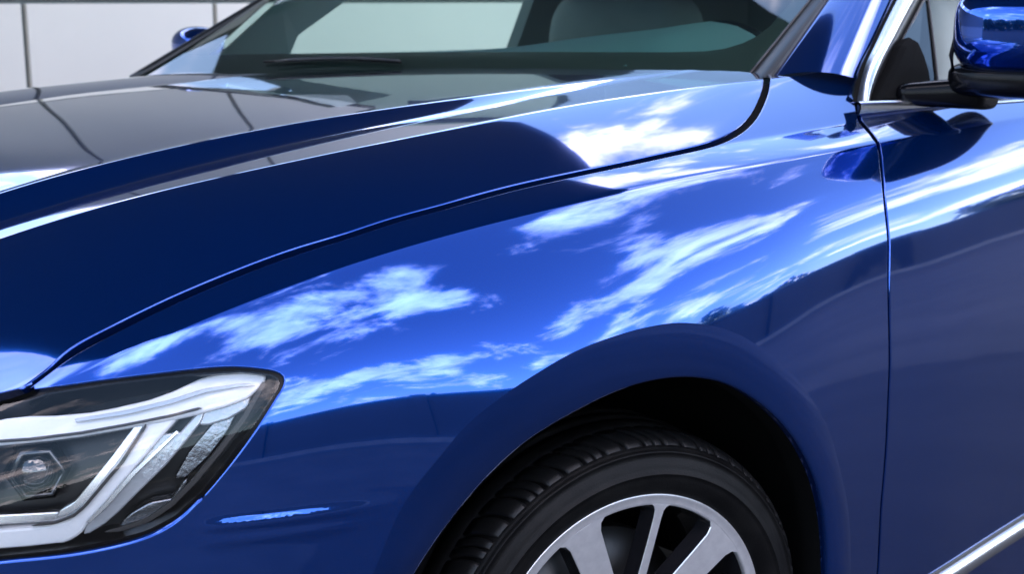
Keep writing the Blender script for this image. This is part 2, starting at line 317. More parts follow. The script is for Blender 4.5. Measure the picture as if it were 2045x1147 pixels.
def panel(name, segs, m, parent, r=.003, depth=.018, offset=0., step=.007, hx=.014, **props):
    q, on = outline(segs, step); nb = len(q); roll = outline.roll
    # interior points
    xs = np.arange(q[:, 0].min(), q[:, 0].max(), hx); vs = VL[(VL > q[:, 1].min()) & (VL < q[:, 1].max())]
    gx, gv = np.meshgrid(xs, vs, indexing='ij'); gx = gx+np.where((np.arange(len(vs)) % 2 == 1) & (np.gradient(vs) > .009), .5*hx, 0)[None]; gx = gx.ravel(); gv = gv.ravel()
    k = inpoly(gx, gv, q); gx, gv = gx[k], gv[k]; k = segdist(gx, gv, q) > .003; gx, gv = gx[k], gv[k]
    pts = [Vector((a, b)) for a, b in q]+[Vector((a, b)) for a, b in zip(gx, gv)]
    edges = [(i, (i+1) % nb) for i in range(nb)]
    vo, eo, fo, ov, oe, of = delaunay_2d_cdt(pts, edges, [], 0, 1e-6, True)
    vo = np.array([(p.x, p.y) for p in vo]); cen = np.array([vo[list(f)].mean(0) for f in fo]); ins_ = inpoly(cen[:, 0], cen[:, 1], q); fo = [f for f, k_ in zip(fo, ins_) if k_]
    p, n, dx, du = samp(vo[:, 0], vo[:, 1]); p = p-n*offset
    orig = {}
    for i, l in enumerate(ov):
        for o_ in l:
            if o_ < nb: orig[o_] = i
    bi = [orig.get(i) for i in range(nb)]; on = np.array([on[i] for i in range(nb) if bi[i] is not None]); roll = [roll[i] for i in range(nb) if bi[i] is not None]; bi = [b for b in bi if b is not None]; nb = len(bi)
    V = [tuple(a) for a in p]; NN = [tuple(a) for a in n]; F = [tuple(f) for f in fo]
    if depth > 0:
        pb, nbm, dxb, dub = p[bi], n[bi], dx[bi], du[bi]
        o3 = on[:, :1]*dxb+on[:, 1:]*dub; o3 -= nbm*(o3*nbm).sum(1, keepdims=True); o3 /= np.linalg.norm(o3, axis=1, keepdims=True)
        prev = list(bi)
        for th in (22.5, 45, 67.5, 90, None):
            if th is None: pos = pb+r*(o3-nbm)-nbm*depth; nor = o3
            else:
                a = math.radians(th); pos = pb+r*(math.sin(a)*o3-(1-math.cos(a))*nbm); nor = math.cos(a)*nbm+math.sin(a)*o3
            base = len(V); V += [tuple(a) for a in pos]; NN += [tuple(a) for a in nor]; cur = list(range(base, base+nb))
            for i in range(nb):
                j = (i+1) % nb
                if roll[i] or roll[j]: F.append((prev[i], cur[i], cur[j], prev[j]))
            prev = cur
    me = mesh(name, V, F); 
    # winding follows the surface normal
    NA = np.array(NN); VA = np.array(V); fl = []
    for f in F:
        a, b, c = VA[f[0]], VA[f[1]], VA[f[2]]; g = np.cross(b-a, c-a); fl.append(np.dot(g, NA[list(f)].mean(0)) < 0)
    if any(fl): me = mesh(name, V, [tuple(reversed(f)) if q_ else f for f, q_ in zip(F, fl)])
    o = link(name, me, m, parent, **props)
    me.normals_split_custom_set_from_vertices(NN)
    return o
T = {'shut': [[-0.8437,7.535],[-0.8374,7.4716],[-0.8312,7.4089],[-0.8248,7.3454],[-0.8185,7.2807],[-0.8122,7.2163],[-0.8058,7.1546],[-0.7994,7.0996],[-0.793,7.0578],[-0.7866,7.0298],[-0.7802,7.0131],[-0.7738,7.0018],[-0.7674,6.9987],[-0.7609,6.9979],[-0.7544,6.9977],[-0.7478,6.9979],[-0.7411,6.9983],[-0.7344,6.9985],[-0.7276,6.9986],[-0.7207,6.9986],[-0.7137,6.9985],[-0.7067,6.9984],[-0.6996,6.9983],[-0.6925,6.9982],[-0.6852,6.9983],[-0.678,6.9985],[-0.6706,6.9988],[-0.6632,6.9992],[-0.6558,6.9997],[-0.6483,7.0001],[-0.6407,7.0013],[-0.6331,7.002],[-0.6255,7.0024],[-0.6178,7.0022],[-0.61,7.0017],[-0.6022,7.0007],[-0.5943,6.9999],[-0.5864,6.9996],[-0.5783,6.9992],[-0.5703,6.9989],[-0.5622,6.9987],[-0.554,6.9986],[-0.5457,6.9987],[-0.5374,6.999],[-0.5291,6.9997],[-0.5207,7.0027],[-0.5122,7.008],[-0.5038,7.0148],[-0.4952,7.0222],[-0.4865,7.0291],[-0.4777,7.0344],[-0.4687,7.037],[-0.4596,7.0367],[-0.4502,7.0342],[-0.4407,7.0301],[-0.431,7.0252],[-0.4212,7.0204],[-0.4114,7.0162],[-0.4014,7.0137],[-0.3914,7.0132],[-0.3813,7.0144],[-0.3711,7.0168],[-0.3608,7.0198],[-0.3503,7.0229],[-0.3398,7.0253],[-0.329,7.0266],[-0.318,7.0262],[-0.3068,7.0241],[-0.2954,7.0206],[-0.2838,7.016],[-0.272,7.0106],[-0.2601,7.0049],[-0.2479,6.9997],[-0.2357,6.998],[-0.2233,6.9965],[-0.2108,6.9953],[-0.1982,6.9946],[-0.1855,6.9944],[-0.1727,6.9945],[-0.1598,6.995],[-0.1468,6.9957],[-0.1336,6.9966],[-0.1203,6.9976],[-0.1068,6.9987],[-0.0931,6.9999],[-0.0793,7.003],[-0.0652,7.0064],[-0.051,7.0095],[-0.0364,7.0121],[-0.0217,7.0143],[-0.0067,7.0158],[0.0086,7.0166],[0.0242,7.0164],[0.04,7.0153],[0.0561,7.0131],[0.0726,7.01],[0.0893,7.0059],[0.1063,7.001],[0.1235,6.9985],[0.1411,6.9964],[0.1589,6.994],[0.177,6.9913],[0.1956,6.9876],[0.2146,6.9822],[0.2345,6.9741],[0.2553,6.9623],[0.2771,6.9454],[0.3003,6.922],[0.325,6.8907],[0.3513,6.8503],[0.3791,6.7995],[0.4083,6.7371],[0.4387,6.6612],[0.4702,6.5715],[0.5023,6.471],[0.535,6.3622],[0.5691,6.2396],[0.6056,6.0941],[0.6565,5.8488]],
'hood_lip': [[-0.8886,6.9854],[-0.8813,6.9932],[-0.874,7.0092],[-0.8668,7.0574],[-0.8597,7.142],[-0.8528,7.25],[-0.8458,7.3527],[-0.8387,7.4375]],
'cowl_end': [[0.7247,5.4945],[0.7349,5.3954]],
'fender_top': [[0.7483,5.4453],[0.7552,5.5189],[0.7611,5.595],[0.7656,5.676],[0.7688,5.7615],[0.7711,5.8493],[0.7731,5.9376],[0.7801,6.0085],[0.7958,6.0471],[0.8122,6.0847],[0.8286,6.1235],[0.8447,6.1637],[0.8608,6.2047],[0.8771,6.2456]],
'fender_rear': [[0.8771,6.2456],[0.8294,6.4047],[0.7828,6.5626],[0.7372,6.7175]],
'door_cut': [[0.7398,6.7202],[0.7144,6.8378],[0.6944,6.9474],[0.6748,7.1494],[0.6541,7.4307],[0.6368,7.6871],[0.6187,7.9306],[0.608,8.0073],[0.5988,8.0178],[0.589,8.0284],[0.5802,8.0389],[0.5723,8.0494],[0.5654,8.0599],[0.5592,8.0705],[0.5539,8.0811],[0.5493,8.092],[0.5456,8.1029],[0.5428,8.114],[0.5406,8.1251],[0.5387,8.1363],[0.5365,8.1475],[0.5338,8.1587],[0.5306,8.1699],[0.5278,8.1811],[0.5253,8.1923],[0.5232,8.2037],[0.5215,8.2151],[0.5201,8.2266],[0.519,8.2382],[0.5183,8.2498],[0.5178,8.2615],[0.5175,8.2733],[0.5174,8.2851],[0.5174,8.2971],[0.5176,8.309],[0.5178,8.321],[0.518,8.3331],[0.5181,8.3452],[0.5181,8.3572],[0.5179,8.3693],[0.5176,8.3814],[0.5172,8.3935],[0.5168,8.4056],[0.5165,8.4178],[0.5163,8.43],[0.5163,8.4424],[0.5163,8.4547],[0.5165,8.4672],[0.5166,8.4796],[0.5166,8.4921],[0.5166,8.5046],[0.5165,8.5171],[0.5161,8.5295],[0.5156,8.542],[0.5151,8.5545],[0.5146,8.567],[0.5142,8.5796],[0.514,8.5923],[0.5142,8.6051],[0.5148,8.6181],[0.5156,8.6313],[0.5167,8.6445],[0.5179,8.6579],[0.5191,8.6712],[0.5202,8.6847],[0.5212,8.6981],[0.522,8.7115],[0.5225,8.7248],[0.5225,8.738],[0.5223,8.7511],[0.5219,8.7642],[0.5212,8.7773],[0.5206,8.7904]],
'belt': [[0.6989,6.8952],[0.7206,6.9035],[0.7425,6.9114],[0.7646,6.9188],[0.7869,6.9252],[0.8096,6.9308],[0.8326,6.9359],[0.8558,6.9411],[0.8791,6.9467],[0.9025,6.9531],[0.9259,6.9606],[0.9495,6.9691],[0.9733,6.9784],[0.9973,6.9881],[1.0216,6.9982],[1.0462,7.0259],[1.0712,7.0576],[1.0967,7.0894],[1.1227,7.1213],[1.1494,7.153],[1.1768,7.1843],[1.2049,7.2152],[1.2337,7.2454],[1.2632,7.275],[1.2935,7.3039],[1.3245,7.3321],[1.3563,7.3596],[1.3887,7.3865],[1.4219,7.413]],
'sill': [[0.4243,8.8098],[0.4461,8.8105],[0.4681,8.8111],[0.4902,8.8116],[0.5124,8.812],[0.5346,8.8123],[0.5568,8.8125],[0.5791,8.8126],[0.6014,8.8126],[0.624,8.8127],[0.6468,8.8127],[0.6699,8.8128],[0.6934,8.8129],[0.7173,8.8132],[0.7417,8.8134],[0.7664,8.8137],[0.7916,8.8139],[0.817,8.8141],[0.8427,8.8141],[0.8687,8.8141],[0.895,8.814],[0.9216,8.8139],[0.9485,8.8138],[0.9758,8.8137],[1.0034,8.8136],[1.0313,8.8135],[1.0595,8.8135],[1.088,8.8134],[1.1168,8.8132],[1.1458,8.813],[1.1751,8.8127],[1.2047,8.8124],[1.2346,8.8119],[1.2648,8.8115],[1.2953,8.8109],[1.3263,8.8104],[1.3576,8.8098],[1.3894,8.8092]],
'hl': [[-0.9479,8.1774],[-0.9419,8.1792],[-0.9358,8.1811],[-0.9298,8.1829],[-0.9237,8.1848],[-0.9176,8.1867],[-0.9114,8.1887],[-0.9053,8.1908],[-0.8992,8.193],[-0.893,8.1954],[-0.8868,8.1978],[-0.8806,8.2004],[-0.8744,8.203],[-0.8682,8.2056],[-0.8619,8.2081],[-0.8556,8.2106],[-0.8493,8.2131],[-0.843,8.2154],[-0.8367,8.2176],[-0.8303,8.2197],[-0.8239,8.2217],[-0.8175,8.2236],[-0.8111,8.2253],[-0.8047,8.2269],[-0.7983,8.2284],[-0.7918,8.2297],[-0.7854,8.2308],[-0.7789,8.2316],[-0.7725,8.232],[-0.7661,8.232],[-0.7597,8.2316],[-0.7534,8.2306],[-0.7473,8.229],[-0.7413,8.2269],[-0.7355,8.224],[-0.7298,8.2206],[-0.7244,8.2167],[-0.7191,8.2124],[-0.7138,8.2079],[-0.7087,8.2032],[-0.7035,8.1984],[-0.6984,8.1936],[-0.6934,8.1886],[-0.6883,8.1837],[-0.6833,8.1786],[-0.6783,8.1735],[-0.6733,8.1683],[-0.6683,8.1631],[-0.6633,8.1578],[-0.6583,8.1525],[-0.6534,8.1471],[-0.6484,8.1416],[-0.6434,8.1361],[-0.6385,8.1306],[-0.6335,8.125],[-0.6285,8.1195],[-0.6234,8.1139]],
'hl_corner': [[-0.6234,8.1139],[-0.6213,8.1121],[-0.6192,8.1101],[-0.6173,8.1081],[-0.6155,8.1058],[-0.6139,8.1033],[-0.6126,8.1005],[-0.6117,8.0974],[-0.6114,8.0942],[-0.612,8.0912],[-0.6135,8.0884],[-0.6155,8.0858],[-0.6177,8.0836],[-0.62,8.0817],[-0.6224,8.0799],[-0.6248,8.0783]],
'hl_top': [[-0.6248,8.0783],[-0.6316,8.0743],[-0.6383,8.0703],[-0.645,8.0666],[-0.6518,8.0631],[-0.6586,8.0599],[-0.6654,8.057],[-0.6722,8.0543],[-0.679,8.0518],[-0.6858,8.0494],[-0.6926,8.0471],[-0.6993,8.0448],[-0.706,8.0425],[-0.7127,8.0402],[-0.7193,8.0379],[-0.7258,8.0355],[-0.7323,8.0332],[-0.7388,8.0308],[-0.7452,8.0283],[-0.7516,8.0259],[-0.7579,8.0234],[-0.7642,8.0209],[-0.7705,8.0184],[-0.7767,8.0159],[-0.7829,8.0133],[-0.7891,8.0108],[-0.7953,8.0082],[-0.8014,8.0056],[-0.8075,8.0027],[-0.8136,7.989],[-0.8195,7.9183],[-0.8252,7.8118],[-0.8308,7.6987]],
'hl_left': [[-0.8368,7.7585],[-0.8435,7.706],[-0.8501,7.6523],[-0.8568,7.596],[-0.8634,7.5321],[-0.8699,7.4559],[-0.8764,7.371],[-0.8829,7.2827],[-0.8894,7.1975],[-0.8959,7.1202],[-0.9025,7.0592],[-0.9091,7.0192]],
'seam': [[-0.7134,8.2077],[-0.707,8.2142],[-0.7006,8.2206],[-0.6941,8.2266],[-0.6874,8.2322],[-0.6806,8.2372],[-0.6736,8.2415],[-0.6665,8.2453],[-0.6592,8.2488],[-0.6518,8.2519],[-0.6444,8.255],[-0.6369,8.2581],[-0.6295,8.2613],[-0.622,8.2645],[-0.6144,8.2677],[-0.6068,8.2708],[-0.599,8.2738],[-0.5911,8.2766],[-0.583,8.2791],[-0.5748,8.2814],[-0.5665,8.2834],[-0.5582,8.2851],[-0.5498,8.2865],[-0.5414,8.2877],[-0.533,8.2885],[-0.5245,8.2889],[-0.5161,8.2891],[-0.5077,8.289],[-0.4993,8.2888]],
'G': [[-0.569,8.4321],[-0.5657,8.4242],[-0.5622,8.4163],[-0.5586,8.4086],[-0.5547,8.4012],[-0.5506,8.3941],[-0.5464,8.387],[-0.5422,8.3799],[-0.5384,8.3725],[-0.5348,8.3648],[-0.5314,8.357],[-0.5281,8.3491],[-0.5248,8.3413],[-0.5213,8.3336],[-0.5176,8.326],[-0.5138,8.3186],[-0.5097,8.3115],[-0.5053,8.3046],[-0.5007,8.2979],[-0.4958,8.2914],[-0.4907,8.2852],[-0.4853,8.2793],[-0.4798,8.2735],[-0.474,8.268],[-0.468,8.2627],[-0.462,8.2574],[-0.4559,8.2521],[-0.4499,8.2467],[-0.4438,8.2413],[-0.4376,8.2359],[-0.4313,8.2307],[-0.4247,8.2257],[-0.4179,8.2211],[-0.4106,8.2168],[-0.4031,8.2129],[-0.3953,8.2092],[-0.3872,8.2058],[-0.379,8.2025],[-0.3706,8.1993],[-0.362,8.1962],[-0.3533,8.1932],[-0.3444,8.1903],[-0.3352,8.1876],[-0.3259,8.1851],[-0.3163,8.1827],[-0.3065,8.1804],[-0.2966,8.1781],[-0.2865,8.1758],[-0.2761,8.1737],[-0.2656,8.1717],[-0.2548,8.17],[-0.2437,8.1686],[-0.2324,8.1675],[-0.2208,8.1666],[-0.209,8.166],[-0.197,8.1655],[-0.1847,8.1652],[-0.1723,8.165],[-0.1596,8.165],[-0.1468,8.1651],[-0.1337,8.1654],[-0.1204,8.1661],[-0.1069,8.167],[-0.0931,8.1681],[-0.0791,8.1695],[-0.0649,8.1713],[-0.0505,8.1736],[-0.0361,8.1766],[-0.0216,8.1801],[-0.0069,8.1841],[0.0079,8.1883],[0.0229,8.1929],[0.0378,8.198],[0.0526,8.2038],[0.0672,8.2102],[0.0815,8.2173],[0.0955,8.225],[0.1091,8.2331],[0.1224,8.2416],[0.1357,8.2505],[0.1489,8.2598],[0.1623,8.2692],[0.1757,8.2789],[0.1891,8.289],[0.2023,8.2993],[0.2151,8.31],[0.2276,8.3211],[0.2398,8.3325],[0.2517,8.3442],[0.2634,8.3562],[0.2749,8.3683],[0.2862,8.3808],[0.2968,8.3934],[0.3068,8.4061],[0.3158,8.4189],[0.324,8.4319],[0.3316,8.4449],[0.3386,8.4581],[0.3455,8.4713],[0.3524,8.4847],[0.3595,8.4981],[0.3666,8.5117],[0.3735,8.5253],[0.3799,8.539],[0.3858,8.5526],[0.3909,8.5662],[0.3954,8.5797],[0.3993,8.5932],[0.4029,8.6066],[0.4062,8.62],[0.4091,8.6334],[0.4118,8.6468],[0.4143,8.6602],[0.4166,8.6735],[0.4187,8.6869],[0.4206,8.7003],[0.4224,8.7136],[0.4242,8.727],[0.4258,8.7405],[0.4275,8.754],[0.4291,8.7675]],
'lip3d': [[-0.4901,-1.1409,0.5617],[-0.4867,-1.1423,0.5681],[-0.4833,-1.1437,0.5745],[-0.4799,-1.1452,0.5809],[-0.4765,-1.1468,0.5874],[-0.4731,-1.1484,0.5938],[-0.4695,-1.1501,0.6001],[-0.4658,-1.1517,0.6062],[-0.4618,-1.1531,0.6122],[-0.4575,-1.1544,0.618],[-0.4531,-1.1556,0.6236],[-0.4484,-1.1567,0.6291],[-0.4437,-1.1577,0.6346],[-0.4389,-1.1588,0.64],[-0.4341,-1.16,0.6454],[-0.4292,-1.1612,0.6508],[-0.4244,-1.1625,0.6562],[-0.4195,-1.1638,0.6615],[-0.4146,-1.1653,0.6668],[-0.4096,-1.1667,0.6721],[-0.4047,-1.1683,0.6774],[-0.3997,-1.17,0.6827],[-0.3947,-1.1717,0.6879],[-0.3897,-1.1734,0.6931],[-0.3846,-1.1753,0.6982],[-0.3794,-1.177,0.7032],[-0.374,-1.1788,0.7081],[-0.3684,-1.1804,0.7128],[-0.3626,-1.182,0.7175],[-0.3566,-1.1836,0.722],[-0.3505,-1.1851,0.7264],[-0.3444,-1.1867,0.7307],[-0.3381,-1.1883,0.7349],[-0.3317,-1.19,0.739],[-0.3252,-1.1918,0.743],[-0.3186,-1.1935,0.7468],[-0.3118,-1.1953,0.7505],[-0.3047,-1.1971,0.7539],[-0.2974,-1.1988,0.757],[-0.2899,-1.2004,0.76],[-0.2821,-1.202,0.7629],[-0.2742,-1.2035,0.7655],[-0.2661,-1.205,0.7681],[-0.2578,-1.2064,0.7706],[-0.2494,-1.2078,0.773],[-0.2409,-1.2092,0.7754],[-0.2322,-1.2104,0.7777],[-0.2234,-1.2116,0.7798],[-0.2144,-1.2128,0.7819],[-0.2052,-1.2138,0.7839],[-0.1959,-1.215,0.7859],[-0.1865,-1.2161,0.7877],[-0.177,-1.2173,0.7894],[-0.1673,-1.2185,0.7909],[-0.1574,-1.2197,0.7922],[-0.1474,-1.2209,0.7933],[-0.1371,-1.2221,0.7942],[-0.1266,-1.2232,0.7948],[-0.1159,-1.2243,0.7951],[-0.105,-1.2254,0.7951],[-0.0939,-1.2265,0.7949],[-0.0826,-1.2277,0.7945],[-0.0712,-1.2288,0.7939],[-0.0597,-1.23,0.7931],[-0.048,-1.2311,0.7918],[-0.0361,-1.2323,0.7901],[-0.0242,-1.2336,0.788],[-0.0123,-1.2349,0.7856],[-0.0004,-1.2363,0.7829],[0.0116,-1.2378,0.7799],[0.0238,-1.2391,0.7766],[0.0359,-1.2405,0.7727],[0.0479,-1.2419,0.7683],[0.0597,-1.2434,0.7634],[0.0714,-1.2449,0.7579],[0.0828,-1.2464,0.752],[0.0939,-1.2479,0.7457],[0.1049,-1.2494,0.7391],[0.1157,-1.2509,0.7322],[0.1265,-1.2523,0.7249],[0.1372,-1.2537,0.7174],[0.148,-1.2549,0.7096],[0.1587,-1.256,0.7015],[0.1693,-1.257,0.6931],[0.1797,-1.2578,0.6845],[0.19,-1.2586,0.6755],[0.2001,-1.2593,0.6662],[0.21,-1.2598,0.6567],[0.2196,-1.2603,0.6469],[0.229,-1.2606,0.6368],[0.2382,-1.2609,0.6265],[0.2471,-1.261,0.616],[0.2558,-1.2611,0.6054],[0.2642,-1.2611,0.5946],[0.2722,-1.2611,0.5837],[0.2798,-1.261,0.5727],[0.287,-1.2609,0.5616],[0.2938,-1.2607,0.5504],[0.3002,-1.2605,0.5392],[0.3061,-1.2603,0.528],[0.3116,-1.2599,0.5166],[0.3167,-1.2596,0.5053],[0.3214,-1.2591,0.4939],[0.3258,-1.2587,0.4826],[0.3297,-1.2582,0.4712],[0.3334,-1.2578,0.4599],[0.3367,-1.2573,0.4486],[0.3397,-1.2569,0.4373],[0.3426,-1.2564,0.426],[0.3451,-1.2559,0.4148],[0.3475,-1.2554,0.4036],[0.3497,-1.255,0.3924],[0.3517,-1.2544,0.3812],[0.3535,-1.2539,0.37],[0.3552,-1.2534,0.3588],[0.3568,-1.2529,0.3477],[0.3583,-1.2523,0.3365],[0.3597,-1.2518,0.3253],[0.361,-1.2512,0.3141],[0.3624,-1.2506,0.3028],[0.3637,-1.25,0.2915]],
'hl_lens': [[-0.9398,8.1717],[-0.9343,8.1731],[-0.9287,8.1745],[-0.9231,8.1759],[-0.9176,8.1772],[-0.912,8.1786],[-0.9063,8.1799],[-0.9007,8.1812],[-0.8954,8.1833],[-0.8901,8.1855],[-0.8848,8.1876],[-0.8795,8.1898],[-0.8741,8.1919],[-0.8688,8.1941],[-0.8634,8.1963],[-0.858,8.1985],[-0.8526,8.2008],[-0.8471,8.2024],[-0.8416,8.2041],[-0.8361,8.2058],[-0.8306,8.2075],[-0.8251,8.2092],[-0.8196,8.211],[-0.814,8.2128],[-0.8084,8.2146],[-0.8028,8.2163],[-0.7971,8.2172],[-0.7913,8.2181],[-0.7856,8.2189],[-0.7798,8.2198],[-0.774,8.2206],[-0.7681,8.2215],[-0.7629,8.2205],[-0.7576,8.2195],[-0.7523,8.2185],[-0.747,8.2174],[-0.7417,8.2164],[-0.7363,8.2125],[-0.7309,8.2085],[-0.7254,8.2046],[-0.72,8.2007],[-0.7145,8.1968],[-0.7102,8.1925],[-0.7059,8.1883],[-0.7016,8.1841],[-0.6972,8.1798],[-0.6929,8.1756],[-0.6885,8.1715],[-0.684,8.1673],[-0.6795,8.1623],[-0.6748,8.1572],[-0.6702,8.1523],[-0.6655,8.1473],[-0.6607,8.1424],[-0.6559,8.1375],[-0.651,8.1327],[-0.6457,8.127],[-0.6404,8.1213],[-0.6349,8.1157],[-0.6294,8.1101],[-0.6247,8.1045],[-0.6199,8.099],[-0.62,8.0921],[-0.6274,8.0847],[-0.6336,8.0812],[-0.6397,8.0776],[-0.6457,8.0741],[-0.6517,8.0706],[-0.6577,8.0684],[-0.6637,8.0662],[-0.6696,8.0641],[-0.6754,8.0618],[-0.6812,8.0596],[-0.687,8.0574],[-0.6928,8.0551],[-0.6985,8.0528],[-0.7041,8.0505],[-0.7098,8.0486],[-0.7154,8.0466],[-0.7209,8.0446],[-0.7265,8.0426],[-0.732,8.0405],[-0.7375,8.0384],[-0.7429,8.0363],[-0.7483,8.0342],[-0.7537,8.032],[-0.7591,8.0298],[-0.7644,8.0275],[-0.7697,8.0253],[-0.7751,8.0232],[-0.7804,8.0212],[-0.7857,8.0191],[-0.791,8.0171],[-0.7963,8.015],[-0.8016,8.0129],[-0.8068,8.0109],[-0.812,8.0088],[-0.8172,8.0066],[-0.8224,8.0044],[-0.8276,8.0018],[-0.8344,8.0006],[-0.8413,7.9885],[-0.8462,7.9362],[-0.8511,7.8608],[-0.8559,7.7856],[-0.8608,7.7104],[-0.8656,7.6344],[-0.8708,7.5518],[-0.876,7.4679],[-0.8811,7.3825],[-0.8863,7.2955],[-0.8915,7.2065],[-0.8967,7.1176],[-0.9019,7.048],[-0.9052,7.3655],[-0.9084,7.6927],[-0.9113,7.9865],[-0.9134,8.0074],[-0.9154,8.0141],[-0.9172,8.0209],[-0.919,8.0278],[-0.9207,8.0348],[-0.9223,8.042],[-0.9238,8.0492],[-0.9253,8.0566],[-0.9267,8.0641],[-0.928,8.0718],[-0.9293,8.0795],[-0.9305,8.0874],[-0.9317,8.0953],[-0.9328,8.1034],[-0.9338,8.1116],[-0.9348,8.1199],[-0.9358,8.1283],[-0.9367,8.1368],[-0.9375,8.1454],[-0.9383,8.1541],[-0.9391,8.1629]],
'hl_upper_guide': [[-0.9053,7.0739],[-0.9014,7.1601],[-0.8978,7.2725],[-0.8941,7.3828],[-0.8905,7.4901],[-0.8868,7.5948],[-0.8831,7.6968],[-0.8794,7.7964],[-0.8766,8.0003],[-0.8726,8.0037],[-0.8685,8.0061],[-0.8644,8.0082],[-0.8602,8.0102],[-0.856,8.0122],[-0.8519,8.0142],[-0.8478,8.0167],[-0.8438,8.0192],[-0.8397,8.0218],[-0.8356,8.0243],[-0.8315,8.0269],[-0.8273,8.0291],[-0.823,8.0314],[-0.8188,8.0336],[-0.8145,8.0359],[-0.8102,8.0381],[-0.8059,8.0404],[-0.8016,8.0427],[-0.7971,8.0444],[-0.7926,8.0461],[-0.7881,8.0478],[-0.7835,8.0495],[-0.779,8.0512],[-0.7744,8.0526],[-0.7697,8.054],[-0.765,8.0554],[-0.7603,8.0567],[-0.7556,8.058],[-0.7509,8.0593],[-0.7462,8.0606],[-0.7412,8.061],[-0.7362,8.0615],[-0.7312,8.0619],[-0.7262,8.0623],[-0.7211,8.0626],[-0.7159,8.0622],[-0.7106,8.0618],[-0.7053,8.0614],[-0.7,8.061],[-0.6946,8.0605],[-0.6895,8.0612],[-0.6844,8.0619],[-0.6793,8.0625],[-0.6741,8.0632],[-0.6689,8.0638],[-0.664,8.0658],[-0.6591,8.0679],[-0.6542,8.0699],[-0.6492,8.0719],[-0.6442,8.0739],[-0.638,8.0793],[-0.6318,8.0847],[-0.636,8.0882],[-0.6401,8.0917],[-0.6449,8.094],[-0.6496,8.0964],[-0.6543,8.0987],[-0.66,8.0988],[-0.6657,8.0989],[-0.6713,8.0989],[-0.6769,8.0989],[-0.6821,8.0983],[-0.6872,8.0976],[-0.6923,8.097],[-0.6974,8.0963],[-0.7025,8.0956],[-0.7075,8.0946],[-0.7124,8.0935],[-0.7173,8.0925],[-0.7222,8.0914],[-0.7271,8.0902],[-0.732,8.0891],[-0.7368,8.0879],[-0.7416,8.0864],[-0.7463,8.0848],[-0.751,8.0832],[-0.7557,8.0816],[-0.7604,8.08],[-0.7651,8.0783],[-0.7697,8.0766],[-0.7743,8.0749],[-0.7789,8.0732],[-0.7835,8.0715],[-0.7881,8.0698],[-0.7927,8.0681],[-0.7972,8.0663],[-0.8017,8.0646],[-0.8062,8.0628],[-0.8107,8.0611],[-0.8152,8.0594],[-0.8196,8.0574],[-0.824,8.0554],[-0.8284,8.0534],[-0.8328,8.0514],[-0.8371,8.0495],[-0.8415,8.0476],[-0.8457,8.0454],[-0.85,8.0433],[-0.8543,8.0413],[-0.8585,8.0392],[-0.8628,8.0372],[-0.867,8.0352],[-0.8712,8.0332],[-0.8755,8.0312],[-0.8797,8.0293],[-0.8839,8.0273],[-0.888,8.0253],[-0.8922,8.0233],[-0.8964,8.0213],[-0.9005,8.0193],[-0.9046,8.0173],[-0.9088,8.0153],[-0.9129,8.0133],[-0.917,8.0113],[-0.9151,8.0044],[-0.9116,7.7058],[-0.9084,7.3819]],
'hl_inner_guide': [[-0.7518,8.0832],[-0.7467,8.0843],[-0.7416,8.0854],[-0.7364,8.0864],[-0.7312,8.0875],[-0.726,8.0885],[-0.7308,8.092],[-0.7355,8.0956],[-0.7401,8.0992],[-0.7448,8.1028],[-0.7486,8.1062],[-0.7525,8.1096],[-0.7563,8.1129],[-0.7601,8.1163],[-0.7639,8.1197],[-0.7676,8.1231],[-0.7713,8.1266],[-0.775,8.13],[-0.7787,8.1335],[-0.7825,8.1371],[-0.7862,8.1406],[-0.79,8.1442],[-0.7937,8.1478],[-0.7974,8.1514],[-0.801,8.1551],[-0.8047,8.1588],[-0.8083,8.1625],[-0.8124,8.1661],[-0.8164,8.1697],[-0.8204,8.1733],[-0.8244,8.177],[-0.8276,8.1815],[-0.8308,8.186],[-0.834,8.1905],[-0.8382,8.1917],[-0.8424,8.193],[-0.8465,8.1943],[-0.8511,8.1924],[-0.8556,8.1906],[-0.8601,8.1888],[-0.8646,8.187],[-0.8691,8.1852],[-0.8736,8.1835],[-0.8781,8.1817],[-0.8826,8.1798],[-0.887,8.1778],[-0.8915,8.1758],[-0.8959,8.1738],[-0.9003,8.1718],[-0.9047,8.1699],[-0.9091,8.1678],[-0.9135,8.1657],[-0.9179,8.1636],[-0.9222,8.1615],[-0.9266,8.1594],[-0.931,8.1573],[-0.9353,8.1551],[-0.9396,8.1529],[-0.9387,8.1421],[-0.9378,8.1314],[-0.9335,8.1339],[-0.9291,8.1363],[-0.9248,8.1386],[-0.9205,8.141],[-0.9162,8.1433],[-0.9118,8.1457],[-0.9075,8.148],[-0.9031,8.1503],[-0.8987,8.1523],[-0.8943,8.1544],[-0.8899,8.1564],[-0.8854,8.1584],[-0.881,8.1605],[-0.8766,8.1625],[-0.8713,8.1646],[-0.8661,8.1668],[-0.8609,8.1689],[-0.8556,8.17],[-0.8503,8.1711],[-0.845,8.1723],[-0.8397,8.1735],[-0.8358,8.1701],[-0.8319,8.1668],[-0.828,8.1635],[-0.8244,8.1594],[-0.8209,8.1554],[-0.8173,8.1513],[-0.8137,8.1474],[-0.81,8.1434],[-0.8064,8.1395],[-0.8027,8.1356],[-0.7991,8.1318],[-0.7954,8.128],[-0.7916,8.1242],[-0.7879,8.1205],[-0.7844,8.1166],[-0.7809,8.1128],[-0.7774,8.109],[-0.7738,8.1052],[-0.7702,8.1015],[-0.7666,8.0978],[-0.763,8.0941],[-0.7593,8.0905],[-0.7556,8.0868]],
